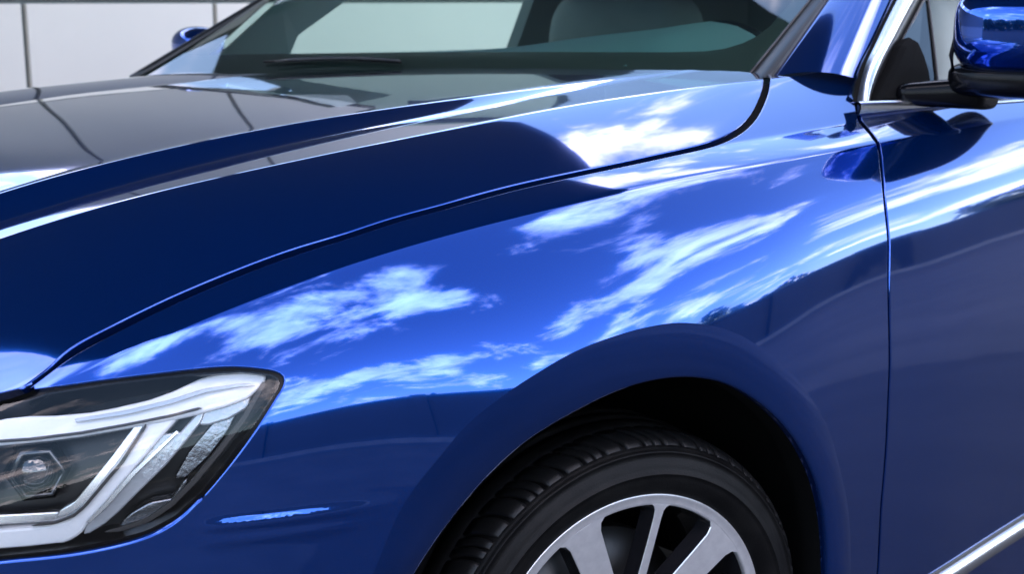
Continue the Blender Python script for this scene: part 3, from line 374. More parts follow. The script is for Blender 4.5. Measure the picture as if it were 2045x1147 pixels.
'hl_outer_guide': [[-0.726,8.1154],[-0.7223,8.1124],[-0.7185,8.1093],[-0.7147,8.1063],[-0.7109,8.1033],[-0.707,8.1004],[-0.7031,8.0974],[-0.6992,8.0944],[-0.7028,8.101],[-0.7062,8.1077],[-0.7099,8.1111],[-0.7135,8.1145],[-0.7172,8.118],[-0.7207,8.1215],[-0.7243,8.125],[-0.728,8.1283],[-0.7316,8.1316],[-0.7352,8.135],[-0.7389,8.1384],[-0.7424,8.1417],[-0.746,8.1451],[-0.7495,8.1477],[-0.753,8.1502],[-0.7565,8.1528],[-0.7599,8.1553],[-0.7634,8.1579],[-0.7668,8.1604],[-0.7703,8.163],[-0.7737,8.1656],[-0.7771,8.1682],[-0.7806,8.1709],[-0.7841,8.1737],[-0.7876,8.1764],[-0.7911,8.1792],[-0.7946,8.182],[-0.7981,8.1848],[-0.8025,8.1876],[-0.8069,8.1903],[-0.8113,8.1931],[-0.8157,8.1945],[-0.8202,8.1959],[-0.8246,8.1973],[-0.829,8.1988],[-0.827,8.1935],[-0.825,8.1882],[-0.823,8.1829],[-0.8198,8.1796],[-0.8167,8.1763],[-0.8135,8.173],[-0.8104,8.1697],[-0.8072,8.1665],[-0.804,8.1632],[-0.8008,8.1599],[-0.7976,8.1566],[-0.7944,8.1533],[-0.7911,8.1501],[-0.7879,8.1469],[-0.7846,8.1437],[-0.7813,8.1405],[-0.778,8.1373],[-0.7746,8.1338],[-0.7711,8.1304],[-0.7676,8.1269],[-0.7641,8.1235],[-0.7605,8.1201],[-0.757,8.1167],[-0.7534,8.1133],[-0.7498,8.11],[-0.7461,8.1066],[-0.7411,8.1089],[-0.7361,8.1111],[-0.7311,8.1132]],
'hl_silver_bar': [[-0.9374,8.109],[-0.9331,8.1114],[-0.9287,8.1138],[-0.9244,8.1161],[-0.9201,8.1185],[-0.9157,8.1208],[-0.9114,8.1231],[-0.907,8.1254],[-0.9026,8.1277],[-0.8982,8.1301],[-0.8938,8.1325],[-0.8894,8.1349],[-0.885,8.1373],[-0.8806,8.1396],[-0.8761,8.142],[-0.8712,8.1446],[-0.8662,8.1472],[-0.8612,8.1498],[-0.8562,8.1524],[-0.8512,8.1551],[-0.8461,8.1577],[-0.8428,8.1637],[-0.8499,8.1638],[-0.8545,8.1617],[-0.859,8.1595],[-0.8635,8.1574],[-0.868,8.1552],[-0.8725,8.1531],[-0.8769,8.151],[-0.8814,8.1488],[-0.8858,8.1466],[-0.8903,8.1443],[-0.8947,8.1421],[-0.8991,8.1399],[-0.9035,8.1376],[-0.9079,8.1354],[-0.9123,8.1332],[-0.9167,8.131],[-0.9211,8.1288],[-0.9255,8.1265],[-0.9298,8.1243],[-0.9341,8.122],[-0.9385,8.1197]],
'hl_edge_strip': [[-0.7015,8.0931],[-0.6968,8.0934],[-0.6925,8.0943],[-0.6883,8.0951],[-0.684,8.096],[-0.6797,8.0968],[-0.6754,8.0976],[-0.6711,8.0984],[-0.6667,8.0992],[-0.6624,8.1],[-0.658,8.1007],[-0.6536,8.0982],[-0.6492,8.0957],[-0.6517,8.1009],[-0.6541,8.1061],[-0.6565,8.1114],[-0.6608,8.1125],[-0.6651,8.1136],[-0.6693,8.1147],[-0.6735,8.1158],[-0.6777,8.1168],[-0.6819,8.1164],[-0.6862,8.116],[-0.6904,8.1156],[-0.6946,8.1152],[-0.6987,8.1147],[-0.7029,8.1125],[-0.707,8.1103],[-0.7052,8.1045],[-0.7034,8.0988]],
'hl_reflector': [[-0.7444,8.2032],[-0.7419,8.1998],[-0.7393,8.1964],[-0.7367,8.1929],[-0.7341,8.1895],[-0.7315,8.186],[-0.7289,8.1826],[-0.7314,8.1873],[-0.7338,8.1921],[-0.7363,8.1968],[-0.7396,8.2003],[-0.743,8.2039],[-0.7463,8.2075],[-0.7496,8.211],[-0.7529,8.2146],[-0.757,8.2158],[-0.7612,8.217],[-0.7653,8.2182],[-0.7694,8.2194],[-0.7734,8.2206],[-0.7775,8.219],[-0.7815,8.2174],[-0.7855,8.2158],[-0.7895,8.2142],[-0.7935,8.2126],[-0.7975,8.211],[-0.7936,8.2078],[-0.7898,8.2047],[-0.7859,8.2015],[-0.7821,8.2005],[-0.7782,8.1995],[-0.7744,8.1986],[-0.7705,8.1976],[-0.7666,8.1966],[-0.7625,8.1977],[-0.7584,8.1989],[-0.7543,8.2],[-0.7494,8.2016]],
'hl_side_reflector': [[-0.7222,8.1477],[-0.7188,8.1443],[-0.7155,8.141],[-0.7122,8.1376],[-0.7088,8.1342],[-0.7054,8.1308],[-0.7019,8.1274],[-0.6985,8.1241],[-0.695,8.1207],[-0.6908,8.1199],[-0.6866,8.1191],[-0.6824,8.1182],[-0.6781,8.1174],[-0.6738,8.1166],[-0.6695,8.1157],[-0.6721,8.1199],[-0.6747,8.124],[-0.6772,8.1282],[-0.6798,8.1323],[-0.6823,8.1365],[-0.6856,8.14],[-0.6888,8.1435],[-0.6921,8.147],[-0.6953,8.1505],[-0.6985,8.1539],[-0.7017,8.1574],[-0.7049,8.1609],[-0.7084,8.1634],[-0.7119,8.1658],[-0.7153,8.1682],[-0.7188,8.1706],[-0.7222,8.173],[-0.7257,8.1754],[-0.7291,8.1778],[-0.7342,8.1769],[-0.7393,8.1759],[-0.7369,8.1719],[-0.7345,8.1679],[-0.732,8.1639],[-0.7296,8.1598],[-0.7271,8.1558],[-0.7247,8.1518]],
'hl_inner_strip': [[-0.763,8.0776],[-0.7585,8.0832],[-0.7616,8.0864],[-0.7647,8.0895],[-0.7677,8.0927],[-0.7707,8.0959],[-0.7737,8.0991],[-0.7767,8.1023],[-0.7797,8.1056],[-0.7826,8.1089],[-0.7855,8.1122],[-0.7884,8.1155],[-0.7913,8.1188],[-0.7942,8.1215],[-0.7971,8.1241],[-0.8,8.1268],[-0.8028,8.1295],[-0.8057,8.1322],[-0.8086,8.1349],[-0.8114,8.1377],[-0.8142,8.1405],[-0.8171,8.1433],[-0.8199,8.1461],[-0.8227,8.1489],[-0.8255,8.1517],[-0.8282,8.1546],[-0.831,8.1575],[-0.8345,8.1587],[-0.8379,8.16],[-0.8413,8.1613],[-0.8447,8.1626],[-0.8489,8.1615],[-0.853,8.1605],[-0.8503,8.1568],[-0.8477,8.1531],[-0.8443,8.1521],[-0.8409,8.1512],[-0.8375,8.1503],[-0.8341,8.1495],[-0.8314,8.1464],[-0.8286,8.1434],[-0.8259,8.1404],[-0.8231,8.1375],[-0.8203,8.1345],[-0.8176,8.1316],[-0.8148,8.1287],[-0.812,8.1259],[-0.8092,8.123],[-0.8063,8.1202],[-0.8035,8.1174],[-0.8006,8.1146],[-0.7978,8.1118],[-0.7949,8.1091],[-0.7921,8.1061],[-0.7892,8.1032],[-0.7864,8.1003],[-0.7835,8.0974],[-0.7807,8.0945],[-0.7778,8.0916],[-0.7748,8.0888],[-0.7719,8.086],[-0.769,8.0832],[-0.766,8.0804]],
'hl_streak_a': [[-0.9049,8.0148],[-0.9016,8.0165],[-0.8984,8.0181],[-0.8951,8.0197],[-0.8919,8.0213],[-0.8886,8.023],[-0.8853,8.0246],[-0.882,8.0262],[-0.8787,8.0279],[-0.8754,8.0295],[-0.8721,8.0312],[-0.8688,8.0329],[-0.8655,8.0346],[-0.8622,8.0363],[-0.8589,8.038],[-0.8556,8.0397],[-0.852,8.0412],[-0.8485,8.0428],[-0.8449,8.0444],[-0.8414,8.046],[-0.8378,8.0476],[-0.8342,8.0492],[-0.8307,8.0508],[-0.8271,8.0525],[-0.8235,8.0541],[-0.8199,8.0558],[-0.8162,8.0574],[-0.8126,8.0591],[-0.809,8.0604],[-0.8054,8.0618],[-0.8017,8.0632],[-0.7981,8.0645],[-0.7944,8.0659],[-0.7907,8.0673],[-0.787,8.0686],[-0.7833,8.07],[-0.7796,8.0713],[-0.7759,8.0726],[-0.7722,8.074],[-0.7684,8.0752],[-0.7647,8.0764],[-0.7609,8.0776],[-0.7571,8.0787],[-0.7533,8.0799],[-0.7495,8.081],[-0.7456,8.0821],[-0.7418,8.0832],[-0.7379,8.0843],[-0.7341,8.0854],[-0.7302,8.0865],[-0.7265,8.0872],[-0.7227,8.0879],[-0.7189,8.0886],[-0.7152,8.0892],[-0.7114,8.0899],[-0.7076,8.0905],[-0.7037,8.0912],[-0.6999,8.0918],[-0.6997,8.0932],[-0.7036,8.0926],[-0.7075,8.092],[-0.7113,8.0913],[-0.7152,8.0907],[-0.719,8.09],[-0.7229,8.0893],[-0.7267,8.0886],[-0.7305,8.0879],[-0.7344,8.0869],[-0.7382,8.0858],[-0.7421,8.0847],[-0.7459,8.0836],[-0.7498,8.0825],[-0.7536,8.0814],[-0.7574,8.0802],[-0.7612,8.079],[-0.765,8.0779],[-0.7687,8.0767],[-0.7725,8.0754],[-0.7762,8.0741],[-0.7799,8.0728],[-0.7836,8.0714],[-0.7873,8.0701],[-0.791,8.0687],[-0.7947,8.0674],[-0.7984,8.066],[-0.802,8.0646],[-0.8057,8.0633],[-0.8093,8.0619],[-0.8129,8.0606],[-0.8166,8.0589],[-0.8202,8.0572],[-0.8238,8.0556],[-0.8274,8.0539],[-0.831,8.0523],[-0.8346,8.0507],[-0.8381,8.0491],[-0.8417,8.0474],[-0.8453,8.0459],[-0.8488,8.0443],[-0.8524,8.0427],[-0.8559,8.0412],[-0.8592,8.0394],[-0.8626,8.0377],[-0.8659,8.036],[-0.8692,8.0344],[-0.8725,8.0327],[-0.8758,8.031],[-0.8791,8.0294],[-0.8824,8.0277],[-0.8857,8.0261],[-0.889,8.0244],[-0.8922,8.0228],[-0.8955,8.0212],[-0.8988,8.0195],[-0.902,8.0179],[-0.9053,8.0163]],
'hl_streak_b': [[-0.8132,8.0414],[-0.8095,8.0428],[-0.8059,8.0443],[-0.8022,8.0458],[-0.7985,8.0472],[-0.7948,8.0487],[-0.7912,8.0502],[-0.7874,8.0516],[-0.7837,8.0531],[-0.78,8.0545],[-0.7763,8.056],[-0.7725,8.0574],[-0.7688,8.0588],[-0.765,8.0598],[-0.7612,8.0608],[-0.7573,8.0618],[-0.7535,8.0627],[-0.7497,8.0637],[-0.7458,8.0646],[-0.7419,8.0655],[-0.7381,8.0663],[-0.7342,8.0672],[-0.7303,8.0681],[-0.7263,8.0689],[-0.7225,8.0693],[-0.7187,8.0698],[-0.7148,8.0702],[-0.711,8.0707],[-0.7071,8.0711],[-0.7032,8.0715],[-0.6993,8.0718],[-0.6954,8.0722],[-0.6915,8.0726],[-0.6873,8.0738],[-0.683,8.0751],[-0.6787,8.0763],[-0.6744,8.0776],[-0.6701,8.0788],[-0.6658,8.08],[-0.6614,8.0812],[-0.657,8.0824],[-0.6523,8.0849],[-0.6475,8.0875],[-0.6427,8.09],[-0.6477,8.0883],[-0.6526,8.0865],[-0.6576,8.0847],[-0.6619,8.0836],[-0.6661,8.0825],[-0.6704,8.0815],[-0.6746,8.0804],[-0.6788,8.0793],[-0.683,8.0782],[-0.6871,8.0771],[-0.6913,8.0759],[-0.6952,8.0756],[-0.6991,8.0753],[-0.7031,8.075],[-0.707,8.0747],[-0.7108,8.0743],[-0.7147,8.074],[-0.7186,8.0736],[-0.7224,8.0732],[-0.7263,8.0728],[-0.7303,8.072],[-0.7343,8.0711],[-0.7382,8.0702],[-0.7422,8.0692],[-0.7461,8.0683],[-0.7501,8.0673],[-0.754,8.0664],[-0.7579,8.0654],[-0.7618,8.0644],[-0.7657,8.0633],[-0.7696,8.0623],[-0.7733,8.0608],[-0.7771,8.0593],[-0.7808,8.0578],[-0.7845,8.0563],[-0.7882,8.0548],[-0.7919,8.0533],[-0.7956,8.0518],[-0.7993,8.0503],[-0.803,8.0488],[-0.8066,8.0472],[-0.8103,8.0457],[-0.8139,8.0442]],
'hl_streak_c': [[-0.7548,8.0851],[-0.7533,8.0853],[-0.7562,8.0884],[-0.759,8.0916],[-0.7618,8.0947],[-0.7646,8.0979],[-0.7674,8.1011],[-0.7701,8.1043],[-0.7728,8.1076],[-0.7756,8.1108],[-0.7782,8.1141],[-0.7809,8.1174],[-0.7836,8.1207],[-0.7865,8.1233],[-0.7893,8.1259],[-0.7922,8.1285],[-0.7951,8.1311],[-0.7979,8.1338],[-0.8008,8.1365],[-0.8036,8.1391],[-0.8064,8.1418],[-0.8092,8.1446],[-0.812,8.1473],[-0.8148,8.1501],[-0.8176,8.1529],[-0.8203,8.1557],[-0.8231,8.1585],[-0.8267,8.1606],[-0.8304,8.1627],[-0.834,8.1649],[-0.8375,8.1648],[-0.841,8.1648],[-0.8446,8.1647],[-0.8481,8.1647],[-0.8516,8.1648],[-0.8552,8.1631],[-0.8588,8.1615],[-0.8624,8.1599],[-0.866,8.1583],[-0.8696,8.1567],[-0.8732,8.1551],[-0.8731,8.1537],[-0.8696,8.1552],[-0.8661,8.1568],[-0.8625,8.1583],[-0.859,8.1599],[-0.8555,8.1615],[-0.8519,8.1631],[-0.8476,8.163],[-0.8433,8.163],[-0.839,8.1629],[-0.8347,8.1629],[-0.8313,8.1607],[-0.8278,8.1585],[-0.8243,8.1563],[-0.8215,8.1535],[-0.8188,8.1507],[-0.816,8.1479],[-0.8132,8.1451],[-0.8104,8.1424],[-0.8076,8.1397],[-0.8048,8.137],[-0.8019,8.1343],[-0.7991,8.1316],[-0.7962,8.129],[-0.7934,8.1264],[-0.7905,8.1238],[-0.7876,8.1212],[-0.7847,8.1186],[-0.7821,8.1155],[-0.7794,8.1124],[-0.7768,8.1093],[-0.7741,8.1062],[-0.7714,8.1031],[-0.7687,8.1001],[-0.7659,8.097],[-0.7632,8.094],[-0.7604,8.091],[-0.7576,8.0881]],
'hl_streak_d': [[-0.7283,8.1088],[-0.7255,8.1103],[-0.7289,8.1124],[-0.7322,8.1145],[-0.7355,8.1166],[-0.7388,8.1188],[-0.7421,8.1209],[-0.7454,8.1231],[-0.7486,8.1252],[-0.7519,8.1273],[-0.7551,8.1295],[-0.7583,8.1317],[-0.7615,8.1338],[-0.7647,8.136],[-0.7679,8.1381],[-0.7711,8.1403],[-0.7742,8.1425],[-0.7772,8.1452],[-0.7802,8.1478],[-0.7832,8.1505],[-0.7862,8.1532],[-0.7892,8.1559],[-0.7921,8.1587],[-0.7951,8.1614],[-0.798,8.1642],[-0.8009,8.1669],[-0.8038,8.1697],[-0.8073,8.1722],[-0.8107,8.1747],[-0.8142,8.1772],[-0.8176,8.1798],[-0.821,8.1823],[-0.8237,8.1807],[-0.8208,8.1783],[-0.8179,8.176],[-0.8151,8.1736],[-0.8122,8.1713],[-0.8093,8.169],[-0.8064,8.1667],[-0.8035,8.1638],[-0.8005,8.1609],[-0.7976,8.158],[-0.7946,8.1551],[-0.7917,8.1523],[-0.7887,8.1494],[-0.7857,8.1466],[-0.7827,8.1438],[-0.7797,8.141],[-0.7766,8.1383],[-0.7735,8.1363],[-0.7703,8.1343],[-0.7672,8.1323],[-0.764,8.1303],[-0.7608,8.1283],[-0.7576,8.1264],[-0.7544,8.1244],[-0.7512,8.1225],[-0.748,8.1205],[-0.7447,8.1185],[-0.7415,8.1166],[-0.7382,8.1146],[-0.7349,8.1127],[-0.7316,8.1107]],
'hl_edge_line': [[-0.6344,8.0898],[-0.6317,8.0922],[-0.6347,8.0957],[-0.6377,8.0992],[-0.6407,8.1027],[-0.6436,8.1062],[-0.6465,8.1097],[-0.6494,8.1133],[-0.6522,8.1169],[-0.6551,8.1204],[-0.6578,8.1241],[-0.6606,8.1277],[-0.6637,8.1306],[-0.6668,8.1336],[-0.6698,8.1366],[-0.6729,8.1396],[-0.6759,8.1426],[-0.6789,8.1456],[-0.6818,8.1486],[-0.6848,8.1516],[-0.6877,8.1546],[-0.6906,8.1577],[-0.6937,8.1606],[-0.6967,8.1634],[-0.6997,8.1663],[-0.7027,8.1692],[-0.7057,8.1721],[-0.7087,8.175],[-0.7117,8.1779],[-0.7146,8.1809],[-0.7176,8.1838],[-0.7208,8.1863],[-0.724,8.1887],[-0.7272,8.1912],[-0.7304,8.1937],[-0.7336,8.1962],[-0.7368,8.1987],[-0.7399,8.2012],[-0.7431,8.2037],[-0.7466,8.205],[-0.75,8.2063],[-0.7535,8.2076],[-0.7569,8.2089],[-0.7604,8.2102],[-0.7638,8.2115],[-0.7672,8.2128],[-0.7711,8.2124],[-0.7749,8.2121],[-0.7787,8.2117],[-0.7825,8.2113],[-0.7863,8.211],[-0.7901,8.2106],[-0.7939,8.2102],[-0.7979,8.2082],[-0.8019,8.2062],[-0.8059,8.2042],[-0.8099,8.2021],[-0.8058,8.2031],[-0.8018,8.2041],[-0.7977,8.2051],[-0.7936,8.2061],[-0.7895,8.2064],[-0.7854,8.2066],[-0.7812,8.2069],[-0.7771,8.2072],[-0.7729,8.2074],[-0.7688,8.2077],[-0.7655,8.2063],[-0.7622,8.205],[-0.7589,8.2036],[-0.7556,8.2022],[-0.7522,8.2009],[-0.7489,8.1995],[-0.7456,8.1981],[-0.7424,8.1957],[-0.7393,8.1932],[-0.7361,8.1907],[-0.7329,8.1882],[-0.7297,8.1858],[-0.7265,8.1833],[-0.7233,8.1809],[-0.7201,8.1784],[-0.7171,8.1755],[-0.7142,8.1726],[-0.7112,8.1697],[-0.7082,8.1668],[-0.7052,8.1639],[-0.7022,8.161],[-0.6992,8.1582],[-0.6961,8.1553],[-0.6931,8.1524],[-0.6902,8.1494],[-0.6872,8.1464],[-0.6843,8.1434],[-0.6813,8.1404],[-0.6783,8.1374],[-0.6753,8.1344],[-0.6722,8.1315],[-0.6692,8.1285],[-0.6661,8.1256],[-0.663,8.1226],[-0.6602,8.1193],[-0.6575,8.1159],[-0.6547,8.1126],[-0.6519,8.1093],[-0.649,8.106],[-0.6462,8.1027],[-0.6433,8.0995],[-0.6404,8.0962],[-0.6374,8.093]],
'proj': [-0.8674,8.0823],
'rear': [[0.7,5.6],[0.712,5.3],[0.705,4.8],[0.69,4.0],[0.665,3.4],[0.62,2.9],[0.55,2.3],[0.45,1.3],[0.38,0.6],[0.34,0.03]],
'HLI': 38,
'GI': 18}
K = {'ws_near': [[0.6998,-0.8078,1.1651],[0.7344,-0.8,1.1809],[1.0226,-0.735,1.3126],[1.282,-0.6765,1.4311]],
'ws_far': [[0.4227,1.056,1.0963],[0.4668,1.05,1.1195],[0.834,1.0,1.3126],[1.1645,0.955,1.4864]],
'pillar_in': [[0.6804,-0.8792,1.1694],[0.7078,-0.872,1.1824],[0.982,-0.8,1.3126],[1.2288,-0.7352,1.4298]],
'pillar_out': [[0.7974,-0.995,1.1639],[0.8258,-0.985,1.1774],[1.1096,-0.885,1.3126],[1.365,-0.795,1.4343]],
'chrome_l': [[0.7361,-1.032,1.1268],[0.7613,-1.02,1.1465],[0.8157,-0.998,1.1868],[0.8879,-0.972,1.2204],[0.9789,-0.94,1.2612],[1.0865,-0.905,1.3126],[1.281,-0.845,1.4096]],
'chrome_r': [[0.7619,-1.04,1.1259],[0.7932,-1.026,1.1396],[0.8542,-1.004,1.1799],[0.9276,-0.98,1.2176],[1.0243,-0.949,1.2627],[1.1312,-0.917,1.3126],[1.3336,-0.86,1.4104]],
'frame_r': [[0.808,-1.028,1.1229],[0.8416,-1.014,1.1368],[0.9092,-0.992,1.1776],[0.988,-0.968,1.2158],[1.0908,-0.937,1.2617],[1.1979,-0.905,1.3126],[1.407,-0.848,1.4123]],
'tri': [[0.7975,-1.03,1.1207],[0.9882,-0.97,1.2179],[1.1958,-0.905,1.3126],[1.2131,-0.905,1.3126],[1.1432,-0.96,1.2263],[1.0915,-1.0,1.1612],[1.0483,-1.03,1.1076]],
'sail': [[0.7719,-1.045,1.121],[0.8272,-1.03,1.1515],[0.8958,-1.01,1.1864],[0.9706,-0.985,1.2246],[1.0166,-0.975,1.2393],[1.0305,-0.98,1.2331],[1.0299,-0.998,1.2016],[1.023,-1.015,1.1693],[0.9952,-1.045,1.1092]],
'belt_top': [[0.6956,-1.055,1.131],[0.7741,-1.06,1.1291],[0.8618,-1.062,1.1257],[0.9568,-1.065,1.1171],[1.068,-1.07,1.1066],[1.2152,-1.07,1.1072],[1.3565,-1.07,1.1086],[1.5744,-1.07,1.1093]],
'glass': [[0.8151,-1.02,1.1155],[1.8796,-1.03,1.0713],[2.5993,-0.85,1.439],[1.3661,-0.85,1.4114]],
'mirror_pts': [[0.8,-1.1838,1.2481],[0.8,-1.1888,1.1794],[0.8,-1.3132,1.2616],[0.8,-1.3181,1.2016],[0.8,-1.2596,1.2478]],
'arm': [[0.83,-1.0684,1.155],[0.83,-1.1642,1.1682],[0.83,-1.1728,1.1182],[0.83,-1.091,1.1279],[0.83,-1.1182,1.1059],[0.83,-1.116,1.1384]],
'dash': [[0.92,1.0559,1.1465],[0.95,0.6176,1.1692],[1.0,0.1123,1.1965],[1.0,-0.1616,1.2292],[1.0,-0.4494,1.2612],[1.0,-0.5055,1.2663],[1.0,-0.5678,1.2495],[1.0,-0.6158,1.2242],[1.0,-0.656,1.2057]],
'wheel_steer': [[1.1,-0.4243,1.2575],[1.1,-0.5188,1.2088]],
'white': [[0.5513,0.98,1.112],[0.5901,0.98,1.1106],[0.8303,0.92,1.3126],[0.792,0.92,1.3126]],
'lin1': [[0.4642,1.02,1.1082],[0.8096,0.97,1.3126]],
'window': [[0.8769,0.95,1.1508],[0.9101,0.95,1.2112],[1.0791,0.93,1.3126],[1.1439,0.93,1.3499],[1.9386,0.93,1.3549],[1.8817,0.93,1.3126],[1.8046,0.95,1.1549],[1.7755,0.95,1.1253]],
'farmirror': [[0.7222,1.25,1.2018],[0.6635,1.25,1.166],[0.7764,1.25,1.2352]],
'seat': [[2.0,0.7633,1.2457],[2.0,0.1425,1.2823],[2.0,0.9884,1.3126],[2.0,-0.0027,1.3126]],
'bp': [[1.8039,0.93,1.1453],[1.8916,0.93,1.3126],[2.0072,0.93,1.3126],[1.94,0.93,1.1419]],
'wiper': [[0.688,0.55,1.1478],[0.6593,0.6,1.1418],[0.8556,0.3,1.1453]]}
# ---------------------------------------------------------------- ground and buildings
ZG = -.022
me = mesh('ground', [(-600,-600,ZG),(600,-600,ZG),(600,600,ZG),(-600,600,ZG)], [(0,1,2,3)]); link('ground', me, ASPHALT, None, kind='structure')
def prism(name, pts, y0, y1, m, parent=None, **props):   # polygon in x-z extruded along y
    n = len(pts); V = [(x, y0, z) for x, z in pts]+[(x, y1, z) for x, z in pts]
    return fix_normals(link(name, mesh(name, V, [tuple(range(n)), tuple(range(2*n-1, n-1, -1))]+[(i, (i+1) % n, n+(i+1) % n, n+i) for i in range(n)]), m, parent, smooth=False, **props))
wall = thing('cladding_wall', 'pale panelled wall with dark joints behind the blue car, white below and grey above', 'wall', (1.5, 4.1, ZG))
def kid(name, me, m, parent, loc=(0,0,0), smooth=False):
    o = link(name, me, m, parent, smooth); o.matrix_parent_inverse = Matrix.Translation(-Vector(parent.location)); o.location = loc; return o
ROWS = ((ZG, 1.307), (1.307, 2.60))
kid('joint_backing', box_mesh('joint_backing', -9.2, 15.2, 4.035, 4.25, ZG, 2.58), JOINT, wall)
edges_ = [-9.2+1.0726*k for k in range(12)]+[3.62, 6.1]+[7.17+1.072*k for k in range(8)]
edges_ = [-9.194+1.072*k for k in range(12)]+[6.1, 7.172, 8.244, 9.316, 10.388, 11.46, 12.532, 13.604, 14.676]
pms = {}
for z0, z1 in ROWS:
    for xa, xb in zip(edges_[:-1], edges_[1:]):
        key = (round(xb-xa, 3), z0)
        if key not in pms: pms[key] = box_mesh('wall_panel', .014, xb-xa-.014, 0, .035, .010, z1-z0-.010)
        o = kid('wall_panel', pms[key], WALLM if z0 < 1 else WALLG, wall, (xa, 4.0, z0)); bevel(o, .003, 2)
kid('wall_coping', box_mesh('wall_coping', -9.3, 15, 3.97, 4.29, 2.60, 2.65), WALLM, wall)
canopy = thing('added_canopy', 'unseen dark canopy added above the blue car for its shade and dark reflection', 'canopy', (1.0, 4.0, 3.3))  # out of view, added to shade car and ground and darken bonnet reflections
cp = [((-2.15, 2.45, -1.4)[0], (-2.15, 2.45, -1.4)[2]), ((-2.15, 2.45, -1.4)[1]-.55, (-2.15, 2.45, -1.4)[2]), ((-2.15, 2.45, -1.4)[1]+.95, 4.3), ((-2.15, 2.45, -1.4)[0], 4.3)]
kid('added_canopy_slab', mesh('added_canopy_slab', [(x, y, z) for z in (3.3, 3.55) for x, y in cp], [(3,2,1,0),(4,5,6,7)]+[(i,(i+1)%4,4+(i+1)%4,4+i) for i in range(4)]), SOFFIT, canopy)
for x_ in ((-2.15, 2.45, -1.4)[0]+.15, (-2.15, 2.45, -1.4)[1]-.1): kid('added_canopy_post', box_mesh('added_canopy_post', x_-.05, x_+.05, 4.27, 4.37, ZG, 3.3), SOFFIT, canopy)
# opposite side of the street, seen in the paint
link('kerb', box_mesh('kerb', -60, 90, -10.9, -10.75, ZG, ZG+.13), KERB, None, False, kind='structure')
link('pavement', box_mesh('pavement', -60, 90, -16.5, -10.9, ZG, ZG+.12), KERB, None, False, kind='structure')
rng = random.Random(4)
houses = [(-34,-42,16,5.2,CONCRETE,'low grey rendered building across the street, left of the brown one'),(-8,-38,13,4.4,BRICK,'brown brick building across the street, nearest the car bonnet'),(18,-40,15,4.9,CONCRETE,'wide grey building across the street with a row of dark windows'),(44,-40,14,5.4,BRICK,'tall brown building across the street beside the grey one'),(74,-42,18,5.0,CONCRETE,'far right grey building across the street')]
for hx_, hy_, hw, hh, hm, lab in houses:
    h = thing('house', lab, 'building', (hx_, hy_, ZG), 'buildings across the street')
    link('house_wall', box_mesh('house_wall', -hw/2, hw/2, -6, 0, 0, hh-1.0), hm, h, False)
    V = [(-hw/2-.4,.4,hh-1.0),(hw/2+.4,.4,hh-1.0),(hw/2+.4,-6.4,hh-1.0),(-hw/2-.4,-6.4,hh-1.0),(-hw/2+.6,-3,hh),(hw/2-.6,-3,hh)]
    link('roof', mesh('roof', V, [(0,1,5,4),(2,3,4,5),(1,2,5),(3,0,4),(3,2,1,0)]), SOFFIT, h, False)
    n = int(hw/2.6)
    for k in range(n): o = link('window', box_mesh('window', -.7, .7, 0, .05, 0, 1.3), WINDOWM, h, False); o.location = (-hw/2+hw*(k+.5)/n, .0, 1.0)
bw = thing('boundary_wall', 'long low dark painted wall across the street from the blue car', 'wall', (11, -11.6, ZG))
for k_, (nm, me_) in enumerate((('wall_face', box_mesh('wall_face', -22, 44, -11.8, -11.4, ZG, 2.02)), ('wall_cap', box_mesh('wall_cap', -22.05, 44.05, -11.86, -11.34, 2.02, 2.12)))):
    o = link(nm, me_, DARKWALL, bw, False); o.location = (-11, 11.6, -ZG)
for k in range(14): o = link('wall_pier', box_mesh('wall_pier', -.2, .2, -.12, .12, 0, 2.2), DARKWALL, bw, False); o.location = (-32+5*k, .2, 0)
def woodland():
    V, F = [], []
    for k in range(75):
        a = math.radians(rng.uniform(150, 352)); R = rng.uniform(47, 62); cx_, cy_ = R*math.cos(a), R*math.sin(a)
        hh = rng.uniform(4.5, 7.6)*(R/52); rr = rng.uniform(1.6, 3.2)
        for q in range(200):
            u = rng.gauss(0, 1), rng.gauss(0, 1), rng.gauss(0, 1); l = math.sqrt(sum(c*c for c in u))+1e-6; s = rng.random()**.4
            p = Vector((cx_+u[0]/l*rr*s, cy_+u[1]/l*rr*s, hh*.5+u[2]/l*hh*.5*s)); d = .5
            e1 = Vector((rng.gauss(0,1), rng.gauss(0,1), rng.gauss(0,1))).normalized()*d; e2 = e1.orthogonal().normalized()*d
            b = len(V); V += [p+e1, p+e2, p-e1, p-e2]; F.append((b, b+1, b+2, b+3))
    link('far_woodland', mesh('far_woodland', V, F), LEAF, None, False, kind='stuff')
woodland()

car = thing('car', 'glossy dark blue saloon car with chrome trim, seen close at its front wing', 'car')
